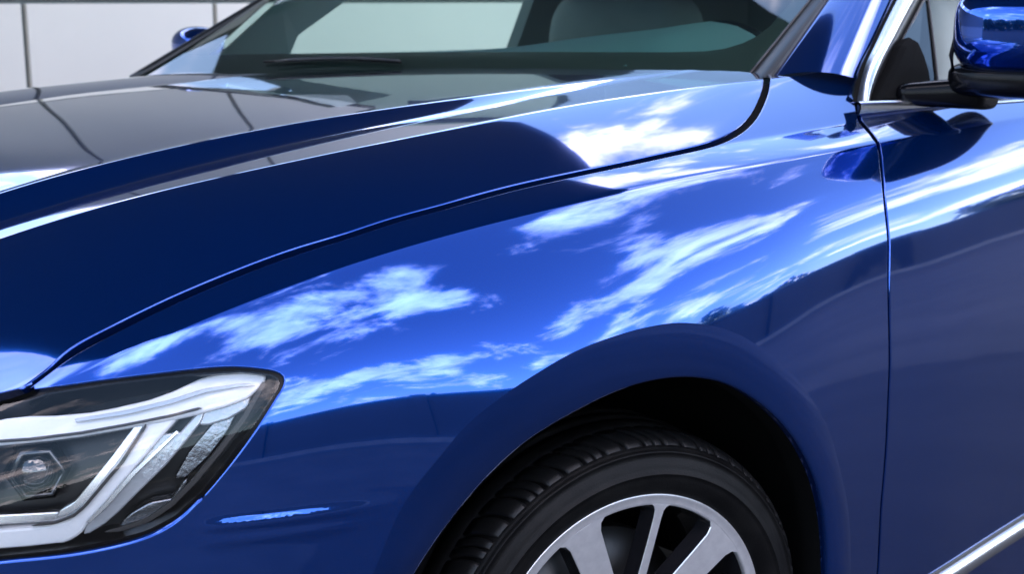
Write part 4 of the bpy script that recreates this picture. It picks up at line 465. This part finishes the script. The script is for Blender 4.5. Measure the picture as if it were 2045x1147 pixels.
# body panels
hood = panel('hood', [(T['shut'], .0092), (T['rear'], .002), ([(.34,.03),(-.3,.03),(-.9,.03)], 0), ([(-.9,.03),(-1.03,.6),(-1.045,2.5),(-1.045,5.2),(-1.0,6.2)], 0), (T['hood_lip'], .006)], PAINT, car, r=.0026, depth=.02)
HLALL = T['hl']+T['hl_corner'][1:]+T['hl_top'][1:]
fend = panel('fender', [(T['shut'], .0082), (T['fender_top'], .003), (T['fender_rear'], .0045), (T['door_cut'][:-1], .0058), ([T['door_cut'][-1], T['G'][-1]], 0), (T['G'][::-1], 0, False), (T['seam'][::-1], 0, False), (T['hl'][T['HLI']:], .0), (T['hl_corner'], .0), (T['hl_top'], .0)], PAINT, car, r=.0024, depth=.02, hx=.0075)
bump_ = panel('front_bumper', [(T['seam'], 0, False), (T['G'][:T['GI']][::-1], 0, False), ([T['G'][0], (-.60,8.75), (-.75,8.8), (-1.04,8.8)], 0), ([(-1.04,8.8), (-1.04,8.3), T['hl'][0]], 0), (T['hl'][:T['HLI']], 0.)], PAINT, car, r=.005, depth=.02, hx=.0075)
door = panel('door', [(T['belt'], .001), ([T['belt'][-1], (1.52, 7.42)], .001), ([(1.52, 7.42), (1.535, 8.2), (1.53, 8.98)], .0058), ([(1.53, 8.98), (.56, 8.98)], 0), ([(.56,8.98)]+T['door_cut'][::-1], .0058)], PAINT, car, r=.0024, depth=.02)
rdoor = panel('rear_door', [([(1.52,7.42),(1.8,7.42),(2.58,7.40)], .001), ([(2.58,7.40),(2.60,8.1),(2.45,8.98)], .0058), ([(2.45,8.98),(1.53,8.98)], 0), ([(1.53,8.98),(1.535,8.2),(1.52,7.42)], .0058)], PAINT, car, r=.0024, depth=.02)
panel('rear_wing', [([(2.58,7.40),(3.28,7.38)], .001), ([(3.28,7.38),(3.28,8.98)], 0), ([(3.28,8.98),(2.45,8.98)], 0), ([(2.45,8.98),(2.60,8.1),(2.58,7.40)], .0058)], PAINT, car, r=.0024, depth=.02)
# wheel arch flare
G = [samp(np.array(x), u2v(np.array(u))) for x, u in T['G']]; GP = np.array([g[0] for g in G]); GN = np.array([g[1] for g in G])
L3 = np.array(T['lip3d']); Wc = np.array([-.0185, -1.135, .323])
def sm(a, k=3):
    for _ in range(k): a = np.concatenate([a[:1], .25*a[:-2]+.5*a[1:-1]+.25*a[2:], a[-1:]])
    return a
L3 = sm(L3, 6)
rad = Wc[None]-L3; rad[:, 1] = 0; rad /= np.linalg.norm(rad, axis=1, keepdims=True)
outw = np.array([0, -1., 0])
rows = [GP]
for t in (.006, .03, .08, .2, .4, .6, .8, .93, .985): rows.append(GP*(1-t)+L3*t+outw*(.0035*4*t*(1-t)))
rows += [L3+rad*.0018+np.array([0,.0006,0]), L3+rad*.0032+np.array([0,.003,0]), L3+rad*.0036+np.array([0,.014,0])]
fl = loft('fender_flare', [list(map(tuple, r_)) for r_ in rows], PAINT, car, flip=False); fix_normals(fl)
lin = [L3+rad*.0034+np.array([0,.010,0]), L3+rad*.0015+np.array([0,.05,0]), L3-rad*.03+np.array([0,.09,0]), L3-rad*.035+np.array([0,.5,0])]
loft('wheel_arch_liner', [list(map(tuple, r_)) for r_ in lin], VOID, car)
cen = np.array([[-.05, -.66, .1]])
me = mesh('arch_back_wall', [(-.56,-.68,ZG+.1),(.6,-.68,ZG+.1),(.6,-.68,.92),(-.56,-.68,.92)], [(0,1,2,3)]); link('arch_back_wall', me, VOID, car)
# nose: grille and lower bumper below the bonnet edge
nose = np.array([samp(np.array(x), u2v(np.array(u)))[0] for x, u in [(-.9,.03),(-1.0,.4),(-1.035,1.2),(-1.045,2.5),(-1.045,3.3),(-1.045,4.2),(-1.045,5.2),(-1.03,5.8),(-1.0,6.2)]+T['hood_lip'][:4]])
nose = crom(nose, 40); nb_ = np.array([1, 0, 0]); zt = nose[:, 2:3]*np.array([[0, 0, 1]])
def nz(dx_, z_, k=1.0): 
    q = nose.copy(); q[:, 0] += dx_; q[:, 2] = q[:, 2]*(1-k)+z_*k; return list(map(tuple, q))
gr = loft('grille', [nz(.006, 0, 0), nz(.02, .80, .5), nz(.03, .66), nz(.02, .46)], LAMPBLACK, car)
for z_ in (.50, .56, .62, .68, .74): tube('grille_bar', nz(.0, z_), .008, CHROME, gr, 8, .7)
loft('lower_bumper', [nz(.02, .46), nz(-.02, .455), nz(-.035, .40), nz(-.03, .30), nz(.0, .20), nz(.03, .12)], PAINT, car)
# black backing strips added under the shut lines to block light there
def ribbon(name, cur, dep, half, m):
    q = np.array([samp(np.array(x), u2v(np.array(u)))[:2] for x, u in cur]); p, n = q[:, 0], q[:, 1]; p = p-n*dep
    t = np.gradient(p, axis=0); t /= np.linalg.norm(t, axis=1, keepdims=True); s = np.cross(n, t)
    return loft(name, [list(map(tuple, p+s*half)), list(map(tuple, p-s*half))], m, car)
for c_ in ('shut', 'door_cut', 'fender_top', 'fender_rear'): ribbon('shut_line_blackout', T[c_], .013, .02, VOID)
# far wing of the car, beyond the bonnet
e0 = SP[::18, 3]
loft('far_fender', [list(map(tuple, e0+np.array(d_))) for d_ in ((0,.004,-.001),(0,.03,-.008),(0,.09,-.035),(0,.16,-.10),(0,.2,-.3))], PAINT, car)
# moulding strips that follow the body
def strip(name, cur, half, h, m, parent, lift=0., side=0.):
    q = np.array([samp(np.array(x), u2v(np.array(u)))[:2] for x, u in cur]); p, n = sm(q[:, 0]), q[:, 1]
    t = np.gradient(p, axis=0); t /= np.linalg.norm(t, axis=1, keepdims=True); s = np.cross(n, t); s /= np.linalg.norm(s, axis=1, keepdims=True)
    rows = [list(map(tuple, p+s*(half*math.cos(a)+side)+n*(lift+h*max(0, math.sin(a))**.6-.002*(math.sin(a) <= 1e-6)))) for a in np.linspace(math.pi, 0, 13)]
    return fix_normals(loft(name, rows, m, parent))
US_ = T['sill'][-1][1]; SILL = T['sill']+[(1.50, US_)]
RSILL = [(1.545+.05*k, US_) for k in range(20)]
strip('sill_trim', RSILL, .0175, .016, CHROME, rdoor, .002)
strip('sill_trim', SILL, .0175, .016, CHROME, door, .002)
strip('sill_moulding', SILL, .024, .004, BLACKTRIM, door, 0, .006 if False else 0)
bt = crom(K['belt_top']+[[2.2,-1.07,1.108],[3.2,-1.05,1.105]], 60); bl = np.array([samp(np.array(x), u2v(np.array(u)))[0] for x, u in T['belt']+[(1.52,7.42),(1.8,7.42),(2.58,7.40),(3.26,7.38)]]); bl = crom(bl, 60)
rows = []
for t in np.linspace(0, 1, 11):
    b = 4*t*(1-t); rows.append(list(map(tuple, bl*(1-t)+bt*t+np.array([0,-.005,.004])*b+np.array([0,-.0035,0]))))
rows = [list(map(tuple, np.array(rows[0])+np.array([0,.012,0])))]+rows+[list(map(tuple, np.array(rows[-1])+np.array([0,.02,-.004])))]
fix_normals(loft('belt_trim', rows, CHROME, door))
# ---- glasshouse
def rail(k, n=24): 
    p = np.array(K[k]); s = np.r_[0, np.cumsum(np.linalg.norm(np.diff(p, axis=0), axis=1))]; 
    return crom(p, n)
def lin4(k, t):   # linear rails given as four collinear points at t = -.12, 0, 1, 1.9
    p = np.array(K[k]); ts = [-.12, 0, 1, 1.9]; return np.array([np.interp(t, ts, p[:, i]) for i in range(3)])
wsn = np.array([-.42, -.13, .90]); wsn /= np.linalg.norm(wsn)
def ws(s, t, lift=0.):
    a, b = lin4('ws_near', t), lin4('ws_far', t); return a*(1-s)+b*s+wsn*(.008*4*s*(1-s)+lift)
TT = np.linspace(-.12, 1.9, 13); SS = np.linspace(0, 1, 25)
wsg = loft('windscreen', [[tuple(ws(s, t)) for t in TT] for s in SS], WSGLASS, car)
if wsg.data.polygons[0].normal.z < 0: wsg.data.flip_normals()
tops = [(0,1.9),(.012,1.9),(.024,1.9),(.026,.62),(.032,.47),(.042,.37),(.058,.29),(.08,.25),(.12,.232),(.3,.225),(.6,.22),(.85,.22),(1,.22)]
loft('glass_border', [[tuple(ws(s, -.12+(tp+.12)*q, -.004)) for q in np.linspace(0, 1, 9)] for s, tp in tops], FRIT, wsg)
loft('cowl', [[tuple(ws(s, -.10)+np.array([dx_, 0, dz_])) for s in SS] for dx_, dz_ in ((0,.004),(-.05,-.012),(-.12,-.05),(-.14,-.09))], BLACKTRIM, car)
t13 = np.linspace(-.12, 1.9, 13)
gap_rows = []
for q, dp in ((0, -.004), (.02, 0), (.5, -.002), (.98, 0), (1, -.012)):
    gap_rows.append([tuple(lin4('ws_near', t)*(1-q)+lin4('pillar_in', t)*q+wsn*dp) for t in t13])
fix_normals(loft('pillar_moulding', gap_rows, BLACKTRIM, car))
tube('glass_seal', [lin4('ws_near', t)+wsn*.001 for t in t13], .0028, SEAL, car)
tube('pillar_seal', [lin4('pillar_in', t)+wsn*.001 for t in t13], .0026, SEAL, car)
pn = np.array([-.36, -.70, .62]); pn /= np.linalg.norm(pn)
prow = []
for q in np.linspace(0, 1, 15):
    prow.append([tuple(lin4('pillar_in', t)*(1-q)+lin4('pillar_out', t)*q+pn*(.020*4*q*(1-q))) for t in np.linspace(-.12, 1.9, 21)])
prow = [[tuple(np.array(p)-pn*.015) for p in prow[0]]]+prow+[[tuple(np.array(p)-pn*.015) for p in prow[-1]]]
fix_normals(loft('a_pillar', prow, PAINT, car))
cl, cr, fr = rail('chrome_l'), rail('chrome_r'), rail('frame_r')
cn = np.array([-.25, -.92, .30]); cn /= np.linalg.norm(cn)
rows = [cl-cn*.02]+[cl*(1-q)+cr*q+cn*(.009*(4*q*(1-q))**.6) for q in np.linspace(0, 1, 11)]+[cr-cn*.012]
fix_normals(loft('window_trim', [list(map(tuple, r_)) for r_ in rows], CHROME, car))
rows = [cl+np.array([-.004,.002,0])-cn*.004-(cr-cl)*.10, cl-cn*.001, cl-cn*.012]
fix_normals(loft('trim_gasket', [list(map(tuple, r_)) for r_ in rows], VOID, car))
rows = [cr-cn*.004, cr-cn*.001, cr*.5+fr*.5-cn*.006, fr-cn*.004, fr-cn*.02]
fix_normals(loft('window_frame', [list(map(tuple, r_)) for r_ in rows], BLACKTRIM, car))
tube('window_seal', fr-cn*.001, .0035, SEAL, car)
def plate(name, pts, nrm, th, m, parent, dome=0.):
    p = np.array(pts); n = np.array(nrm)/np.linalg.norm(nrm); k = len(p); c = p.mean(0)
    V = [tuple(q) for q in p]+[tuple(c+(q-c)*.86+n*dome) for q in p]+[tuple(c+n*dome*1.2)]+[tuple(q-n*th) for q in p]
    F = [(i, (i+1) % k, k+(i+1) % k, k+i) for i in range(k)]+[(k+i, k+(i+1) % k, 2*k) for i in range(k)]+[(i, 2*k+1+i, 2*k+1+(i+1) % k, (i+1) % k) for i in range(k)]+[tuple(range(2*k+1, 3*k+1))]
    return fix_normals(link(name, mesh(name, V, F), m, parent, smooth=False))
plate('quarter_panel', K['tri'], (-.1,-.94,.3), .004, GLOSSPANE, car)
tube('quarter_divider', crom(K['tri'][3:], 10)+np.array([0,-.002,0]), .0035, SEAL, car)
gl_ = [K['glass'][0], (3.1,-1.03,1.075), (3.0,-.80,1.455), (1.40,-.80,1.45)]
sg = mesh('side_glass', gl_, [(0,1,2,3)])
if sg.polygons[0].normal.y > 0: sg.flip_normals(); link('side_glass', sg, SIDEGLASS, car)
# door mirror
def superell(name, c, r, e1, e2, m, parent, nu=40, nv=28, zmin=None, zmax=None, rot=0, flat_back=None):
    sp = lambda v, e: math.copysign(abs(v)**e, v); rows = []
    for i in range(nv+1):
        ph = -math.pi/2+math.pi*i/nv; row = []
        for j in range(nu):
            th = 2*math.pi*j/nu; x = r[0]*sp(math.cos(ph), e1)*sp(math.cos(th), e2); y = r[1]*sp(math.cos(ph), e1)*sp(math.sin(th), e2); z = r[2]*sp(math.sin(ph), e1)
            if zmin is not None: z = max(z, zmin)
            if zmax is not None: z = min(z, zmax)
            xr, yr = x*math.cos(rot)-y*math.sin(rot), x*math.sin(rot)+y*math.cos(rot); row.append((c[0]+xr, c[1]+yr, c[2]+z))
        rows.append(row)
    return fix_normals(link(name, mesh(name, [p for q in rows for p in q], grid(rows, closed_v=True)), m, parent))
mir = superell('side_mirror', (1.012,-1.242,1.260), (.161,.133,.0915), .62, .62, PAINT, car, 64, 44, zmin=-.083, rot=.12)
superell('mirror_housing', (1.033,-1.228,1.166), (.156,.133,.0355), .5, .55, BLACKGLOSS, mir, 48, 28, rot=.12)
tube('mirror_edge', [tuple(np.array([-1.518,-2.374,1.313])+(np.array(q_)-np.array([-1.518,-2.374,1.313]))*1.04+np.array([0,-.004,0])) for q_ in [(.80,-1.183,1.185),(.792,-1.181,1.215),(.80,-1.184,1.25),(.815,-1.205,1.286),(.83,-1.238,1.316),(.84,-1.28,1.34)]], .0045, BLACKGLOSS, mir)
arm_rows = []
for q in np.linspace(0, 1, 9):
    c_ = np.array([.89,-1.05,1.135])*(1-q)+np.array([.96,-1.18,1.140])*q; hz = .022*(1-q)+.032*q; hx_ = .045
    arm_rows.append([tuple(c_+np.array([hx_*math.copysign(abs(math.cos(a))**.6, math.cos(a)), 0, hz*math.copysign(abs(math.sin(a))**.6, math.sin(a))])) for a in np.linspace(0, 2*math.pi, 24, endpoint=False)])
am = mesh('mirror_arm', [p for q in arm_rows for p in q], grid(arm_rows, closed_v=True)+[tuple(range(24)), tuple(range(8*24, 9*24))]); fix_normals(link('mirror_arm', am, BLACKGLOSS, mir))
plate('mirror_base', K['sail'], (-.1,-.95,.25), .02, VOID, mir, .012)
fm = superell('far_mirror', (.77,1.272,1.178), (.066,.098,.057), .9, .85, PAINT, car, 32, 20)
# far screen pillar and what shows of the cabin
tube('far_pillar', [lin4('ws_far', t)+np.array([0,.008,0]) for t in t13], .0125, BLACKTRIM, car)
def slab(name, pts, nrm, th, m, parent=None):
    p = np.array(pts); n = np.array(nrm)*th; k = len(p)
    V = [tuple(q) for q in p]+[tuple(q+n) for q in p]
    return fix_normals(link(name, mesh(name, V, [tuple(range(k)), tuple(range(k, 2*k))[::-1]]+[(i, (i+1) % k, k+(i+1) % k, k+i) for i in range(k)]), m, parent or car, smooth=False))
up2 = lambda p, a, k=1.0: tuple(np.array(p)+(np.array(p)-np.array(a))*k)
W_ = K['window']; wh = K['white']
slab('screen_pillar_lining', [K['lin1'][0], wh[0], wh[3], up2(wh[3], wh[0], .6), up2(K['lin1'][1], K['lin1'][0], .6), K['lin1'][1]], (0,1,0), .012, SCREENTRIM)
slab('pillar_lining', [wh[1], wh[2], up2(wh[2], wh[1], .6), up2(W_[2], W_[1], .8), W_[2], W_[1], W_[0]], (0,1,0), .012, PILLARTRIM)
slab('centre_pillar', [K['bp'][0], K['bp'][1], (2.05,.93,1.45), (2.25,.93,1.45), K['bp'][2], K['bp'][3]], (0,1,0), .05, CABIN)
slab('rear_door_lining', [K['bp'][3], K['bp'][2], (2.25,.93,1.45), (3.2,.93,1.45), (3.2,.93,1.1)], (0,1,0), .03, CABIN)
link('far_door_lining', box_mesh('far_door_lining', .55, 3.2, .96, 1.02, .5, 1.148), CABIN, car, False)
link('near_door_lining', box_mesh('near_door_lining', .85, 3.2, -.99, -.95, .5, 1.075), CABIN, car, False)
link('rear_bulkhead', box_mesh('rear_bulkhead', 3.15, 3.2, -.95, .95, .5, 1.5), CABIN, car, False)
link('cabin_floor', box_mesh('cabin_floor', .6, 3.2, -.95, .96, .45, .5), CABIN, car, False)
link('roof', box_mesh('roof', 1.30, 3.2, -.72, .95, 1.462, 1.50), PAINT, car, False)
tube('cant_rail', [(1.28,-.78,1.425),(1.6,-.775,1.462),(2.2,-.77,1.475),(3.1,-.78,1.44)], .034, PAINT, car, 16)
tube('centre_post', [(1.83,-1.03,1.08),(1.87,-.92,1.28),(1.90,-.80,1.45)], .028, BLACKTRIM, car, 12)
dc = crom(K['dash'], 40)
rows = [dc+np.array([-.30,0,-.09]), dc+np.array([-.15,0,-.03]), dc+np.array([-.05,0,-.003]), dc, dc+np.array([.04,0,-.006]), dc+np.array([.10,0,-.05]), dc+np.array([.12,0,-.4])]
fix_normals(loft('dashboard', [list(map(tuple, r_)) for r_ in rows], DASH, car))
sw = lathe('steering_wheel', [(.185+.014*math.cos(a), .014*math.sin(a)) for a in np.linspace(0, 2*math.pi, 13)], BLACKTRIM, car, 64)
sw.location = (1.16,-.46,1.085); sw.rotation_euler = (0, 0, math.radians(90)); sw.rotation_euler = (math.radians(0), math.radians(0), math.radians(90)); sw.delta_rotation_euler = (0, math.radians(-24), 0)
for yy in (-.42, .48):
    st_ = superell('seat', (1.85, yy, .98), (.13,.27,.36), .4, .45, SEATM, car, 32, 20)
    superell('headrest', (1.92, yy, 1.44), (.06,.15,.10), .5, .5, SEATM, st_, 24, 14)
wp = tube('wiper', [ws(s, t, .012) for s, t in ((.50,.02),(.54,.045),(.58,.06),(.64,.065),(.70,.05),(.73,.03))], [.003,.004,.005,.005,.005,.003], BLACKTRIM, car)
tube('wiper_blade', [ws(s, t, .006) for s, t in ((.50,.03),(.6,.075),(.70,.08),(.76,.06))], .0028, RUBBER, wp)
# ---- headlight
hlp = T['hl']+T['hl_corner'][1:]+T['hl_top'][1:]+T['hl_left']
def ringpanel(name, outer, inner, dep, m, parent):
    a, _ = outline([(outer+[outer[0]], .0015)], .008); b, _ = outline([(inner+[inner[0]], 0)], .008)
    pts = [Vector(p) for p in a]+[Vector(p) for p in b]; na, nb = len(a), len(b)
    ed = [(i, (i+1) % na) for i in range(na)]+[(na+i, na+(i+1) % nb) for i in range(nb)]
    vo, eo, fo, ov, oe, of = delaunay_2d_cdt(pts, ed, [], 0, 1e-6, True); vo = np.array([(p.x, p.y) for p in vo]); p, n, _, _ = samp(vo[:, 0], vo[:, 1])
    cen = np.array([vo[list(f)].mean(0) for f in fo]); inn = inpoly(cen[:, 0], cen[:, 1], b); out_ = inpoly(cen[:, 0], cen[:, 1], a); F = [tuple(f) for f, q, w_ in zip(fo, inn, out_) if w_ and not q]
    k = len(p); V = [tuple(v) for v in p-n*dep]
    return fix_normals(link(name, mesh(name, V, F), m, parent))
hl = panel('headlight', [(T['hl_lens']+[T['hl_lens'][0]], -.004)], LAMPBLACK, car, r=.002, depth=0, offset=.075, hx=.03)
ringpanel('lamp_bezel', hlp, T['hl_lens'], .0055, BLACKGLOSS, hl)
def wallring(name, cur, d0, d1, m, parent):
    q = [samp(np.array(x), u2v(np.array(u)))[:2] for x, u in cur+[cur[0]]]
    return fix_normals(loft(name, [[tuple(p-n*d) for p, n in q] for d in np.linspace(d0, d1, 4)], m, parent))
wallring('lamp_bowl', T['hl_lens'], .0055, .077, LAMPBLACK, hl)
wallring('lamp_gasket', hlp, .0, .02, VOID, hl)
panel('lamp_cover', [(T['hl_lens']+[T['hl_lens'][0]], -.002)], CLEAR, hl, r=.001, depth=0, offset=.0035, hx=.02)
def guide(name, key, dep, m, th=.012, r=.003): return panel(name, [(T[key]+[T[key][0]], .0)], m, hl, r=r, depth=th, offset=dep, hx=.012, step=.005)
guide('light_guide', 'hl_upper_guide', .018, GUIDE, .014, .004)
guide('light_guide', 'hl_inner_guide', .020, GUIDE, .016, .005)
guide('ribbed_guide', 'hl_outer_guide', .028, GUIDE2, .012)
guide('silver_bar', 'hl_silver_bar', .03, CHROME, .01, .003)
guide('inner_strip', 'hl_inner_strip', .028, CHROME, .01, .003)
guide('edge_strip', 'hl_edge_strip', .034, GUIDE2, .01)
guide('reflector', 'hl_reflector', .04, REFLECTOR, .02)
guide('reflector', 'hl_side_reflector', .05, REFLECTOR, .02)
for k_ in ('hl_streak_a', 'hl_streak_b', 'hl_streak_c', 'hl_streak_d'): guide('trim_line', k_, .012, {'a':SEAL,'b':GUIDE2,'c':SEAL,'d':CHROME}[k_[-1]], .004, .001)
guide('edge_line', 'hl_edge_line', .012, SEAL, .004, .001)
pp, pnn, _, _ = samp(np.array(T['proj'][0]), u2v(np.array(T['proj'][1])))
def aim(o, p, n): o.matrix_local = Matrix.Translation(Vector(p)) @ Vector((-.45,-.87,.08)).to_track_quat('-Y', 'Z').to_matrix().to_4x4()
pl = lathe('projector_lens', [(.0001,-.016)]+[(.025*math.sin(a), -.016*math.cos(a)) for a in np.linspace(.15, math.pi/2, 9)], PROJ, hl, 40); aim(pl, pp-pnn*.05, pnn)
pr = lathe('projector_ring', [(.0255,-.002),(.0275,-.008),(.030,-.010),(.036,-.006),(.040,.02)], RINGM, hl, 6); aim(pr, pp-pnn*.05, pnn)
pb = lathe('projector_back', [(.0001,.012),(.0255,.010)], RINGM, hl, 40); aim(pb, pp-pnn*.05, pnn)
# ---- wheel
def place(o): o.location = tuple(Wc); o.rotation_euler = (0, 0, math.radians(-15.6)); return o
tp = [(.236,.010),(.2525,.004),(.2545,-.003),(.2575,-.0065),(.263,-.0105),(.272,-.0145),(.282,-.0165),(.2885,-.0165),(.2893,-.0178),(.2905,-.0178),(.2913,-.0162),(.300,-.0145),(.311,-.0095),(.3185,-.0040),(.3195,-.0062),(.3225,-.0055),(.3232,-.0020),(.3262,.0005),(.3285,.0030),(.3325,.0105),(.3355,.020),(.337,.030),(.338,.052),(.338,.0595),(.3445,.0605),(.3455,.085),(.3455,.0995),(.338,.1005),(.338,.1095),(.3455,.1105),(.3455,.138),(.338,.139),(.338,.148),(.3445,.149),(.343,.18),(.336,.20),(.322,.215),(.29,.222),(.25,.215)]
tyre = place(lathe('tyre', tp, RUBBER, car, 160))
def tread_block(a0, a1):
    prof = [(.3300,.0035),(.3338,.0062),(.3372,.0105),(.3402,.0175),(.3427,.027),(.3442,.040),(.3450,.0585)]
    rows = []; na = 5
    for j in range(na+1):
        q = j/na; ed = 1 if j in (0, na) else 0
        row = []
        for i, (r_, y_) in enumerate(prof):
            sk = .075*(y_/.06)**1.5; a = a0+(a1-a0)*q+sk; rr = r_-.0009*ed; row.append((rr*math.cos(a), y_, rr*math.sin(a)))
        rows.append(row)
    V = [p for q in rows for p in q]; F = grid(rows); n = len(prof)
    # sides down to the carcass
    for j in (0, na):
        b = len(V); V += [tuple(np.array(p)*np.array([.974, 1, .974])) for p in rows[j]]
        for i in range(n-1): F.append((j*n+i, j*n+i+1, b+i+1, b+i))
    b = len(V)
    for j in range(na+1): V.append(tuple(np.array(rows[j][-1])*np.array([.975, 1, .975])))
    for j in range(na): F.append((j*n+n-1, (j+1)*n+n-1, b+j+1, b+j))
    return mesh('tread_block', V, F)
NB = 58; pitch = 2*math.pi/NB
tms = [tread_block(0, pitch*.80), tread_block(0, pitch*.36)]
for b_ in range(NB):
    if b_ % 3 == 1:
        for q in (0, .46):
            o = link('tread_block', tms[1], TREAD, tyre); o.rotation_euler = (0, -(pitch*(b_+q)), 0)
    else:
        o = link('tread_block', tms[0], TREAD, tyre); o.rotation_euler = (0, -pitch*b_, 0)
for m_ in tms:
    o = [q for q in bpy.data.objects if q.data == m_][0]; fix_normals(o)
rim = place(lathe('alloy_wheel', [(.2365,.004),(.232,.016),(.228,.05),(.222,.10),(.222,.19),(.236,.2)], ALLOYBLACK, car, 96))
lip = lathe('rim_lip', [(.2545,.006),(.2545,-.0005),(.2538,-.0022),(.2515,-.0026),(.2490,-.0012),(.2400,-.0006),(.2368,-.0002),(.2358,.001),(.2350,.006),(.2345,.014)], MACHINED, rim, 128)
def spoke(kind):
    if kind: prof = [(.2375,.058),(.2330,.043),(.2270,.0335),(.215,.0285),(.18,.0265),(.12,.0235),(.07,.021),(.03,.016)]
    else: prof = [(.2375,.0195),(.2330,.0115),(.2270,.0078),(.215,.0066),(.18,.0064),(.12,.0070),(.07,.009),(.03,.010)]
    yf = lambda r_: -.0004+.022*(1-min(1, r_/.236))**1.2
    V, F = [], []; layers = []
    for d, g in ((0, 0), (.0012, .0012), (.030, .006)):
        lay = []
        for r_, hw in prof: lay.append(((hw+g)*.985, yf(r_)+d, r_))
        lay2 = [(-x, y, z) for x, y, z in lay[::-1]]; layers.append(lay+lay2)
    n = len(layers[0]); V = [p for l in layers for p in l]
    for k in range(n//2-1): F.append((k, k+1, n-2-k, n-1-k))
    for l in range(2):
        for k in range(n): F.append((l*n+k, l*n+(k+1) % n, (l+1)*n+(k+1) % n, (l+1)*n+k))
    me = mesh('spoke', V, F); me.materials.append(MACHINED); me.materials.append(ALLOYBLACK)
    for i, p in enumerate(me.polygons): p.material_index = 0 if i < n//2-1 else (0 if i < n//2-1+n else 1)
    return me
sp_ = [spoke(0), spoke(1)]
for k in range(5):
    for kind, a in ((0, 77.5+72*k), (1, 113+72*k)):
        o = link('spoke', sp_[kind], None, rim, False); o.rotation_euler = (0, math.radians(90-a), 0)
lathe('hub_cap', [(.0001,.012),(.028,.013),(.032,.016),(.033,.03)], ALLOYBLACK, rim, 48)
bd = place(lathe('brake_disc', [(.07,.105),(.165,.105),(.166,.11),(.166,.13)], STEEL, car, 64))
for m_ in sp_:
    o = [q for q in bpy.data.objects if q.data == m_][0]; fix_normals(o)
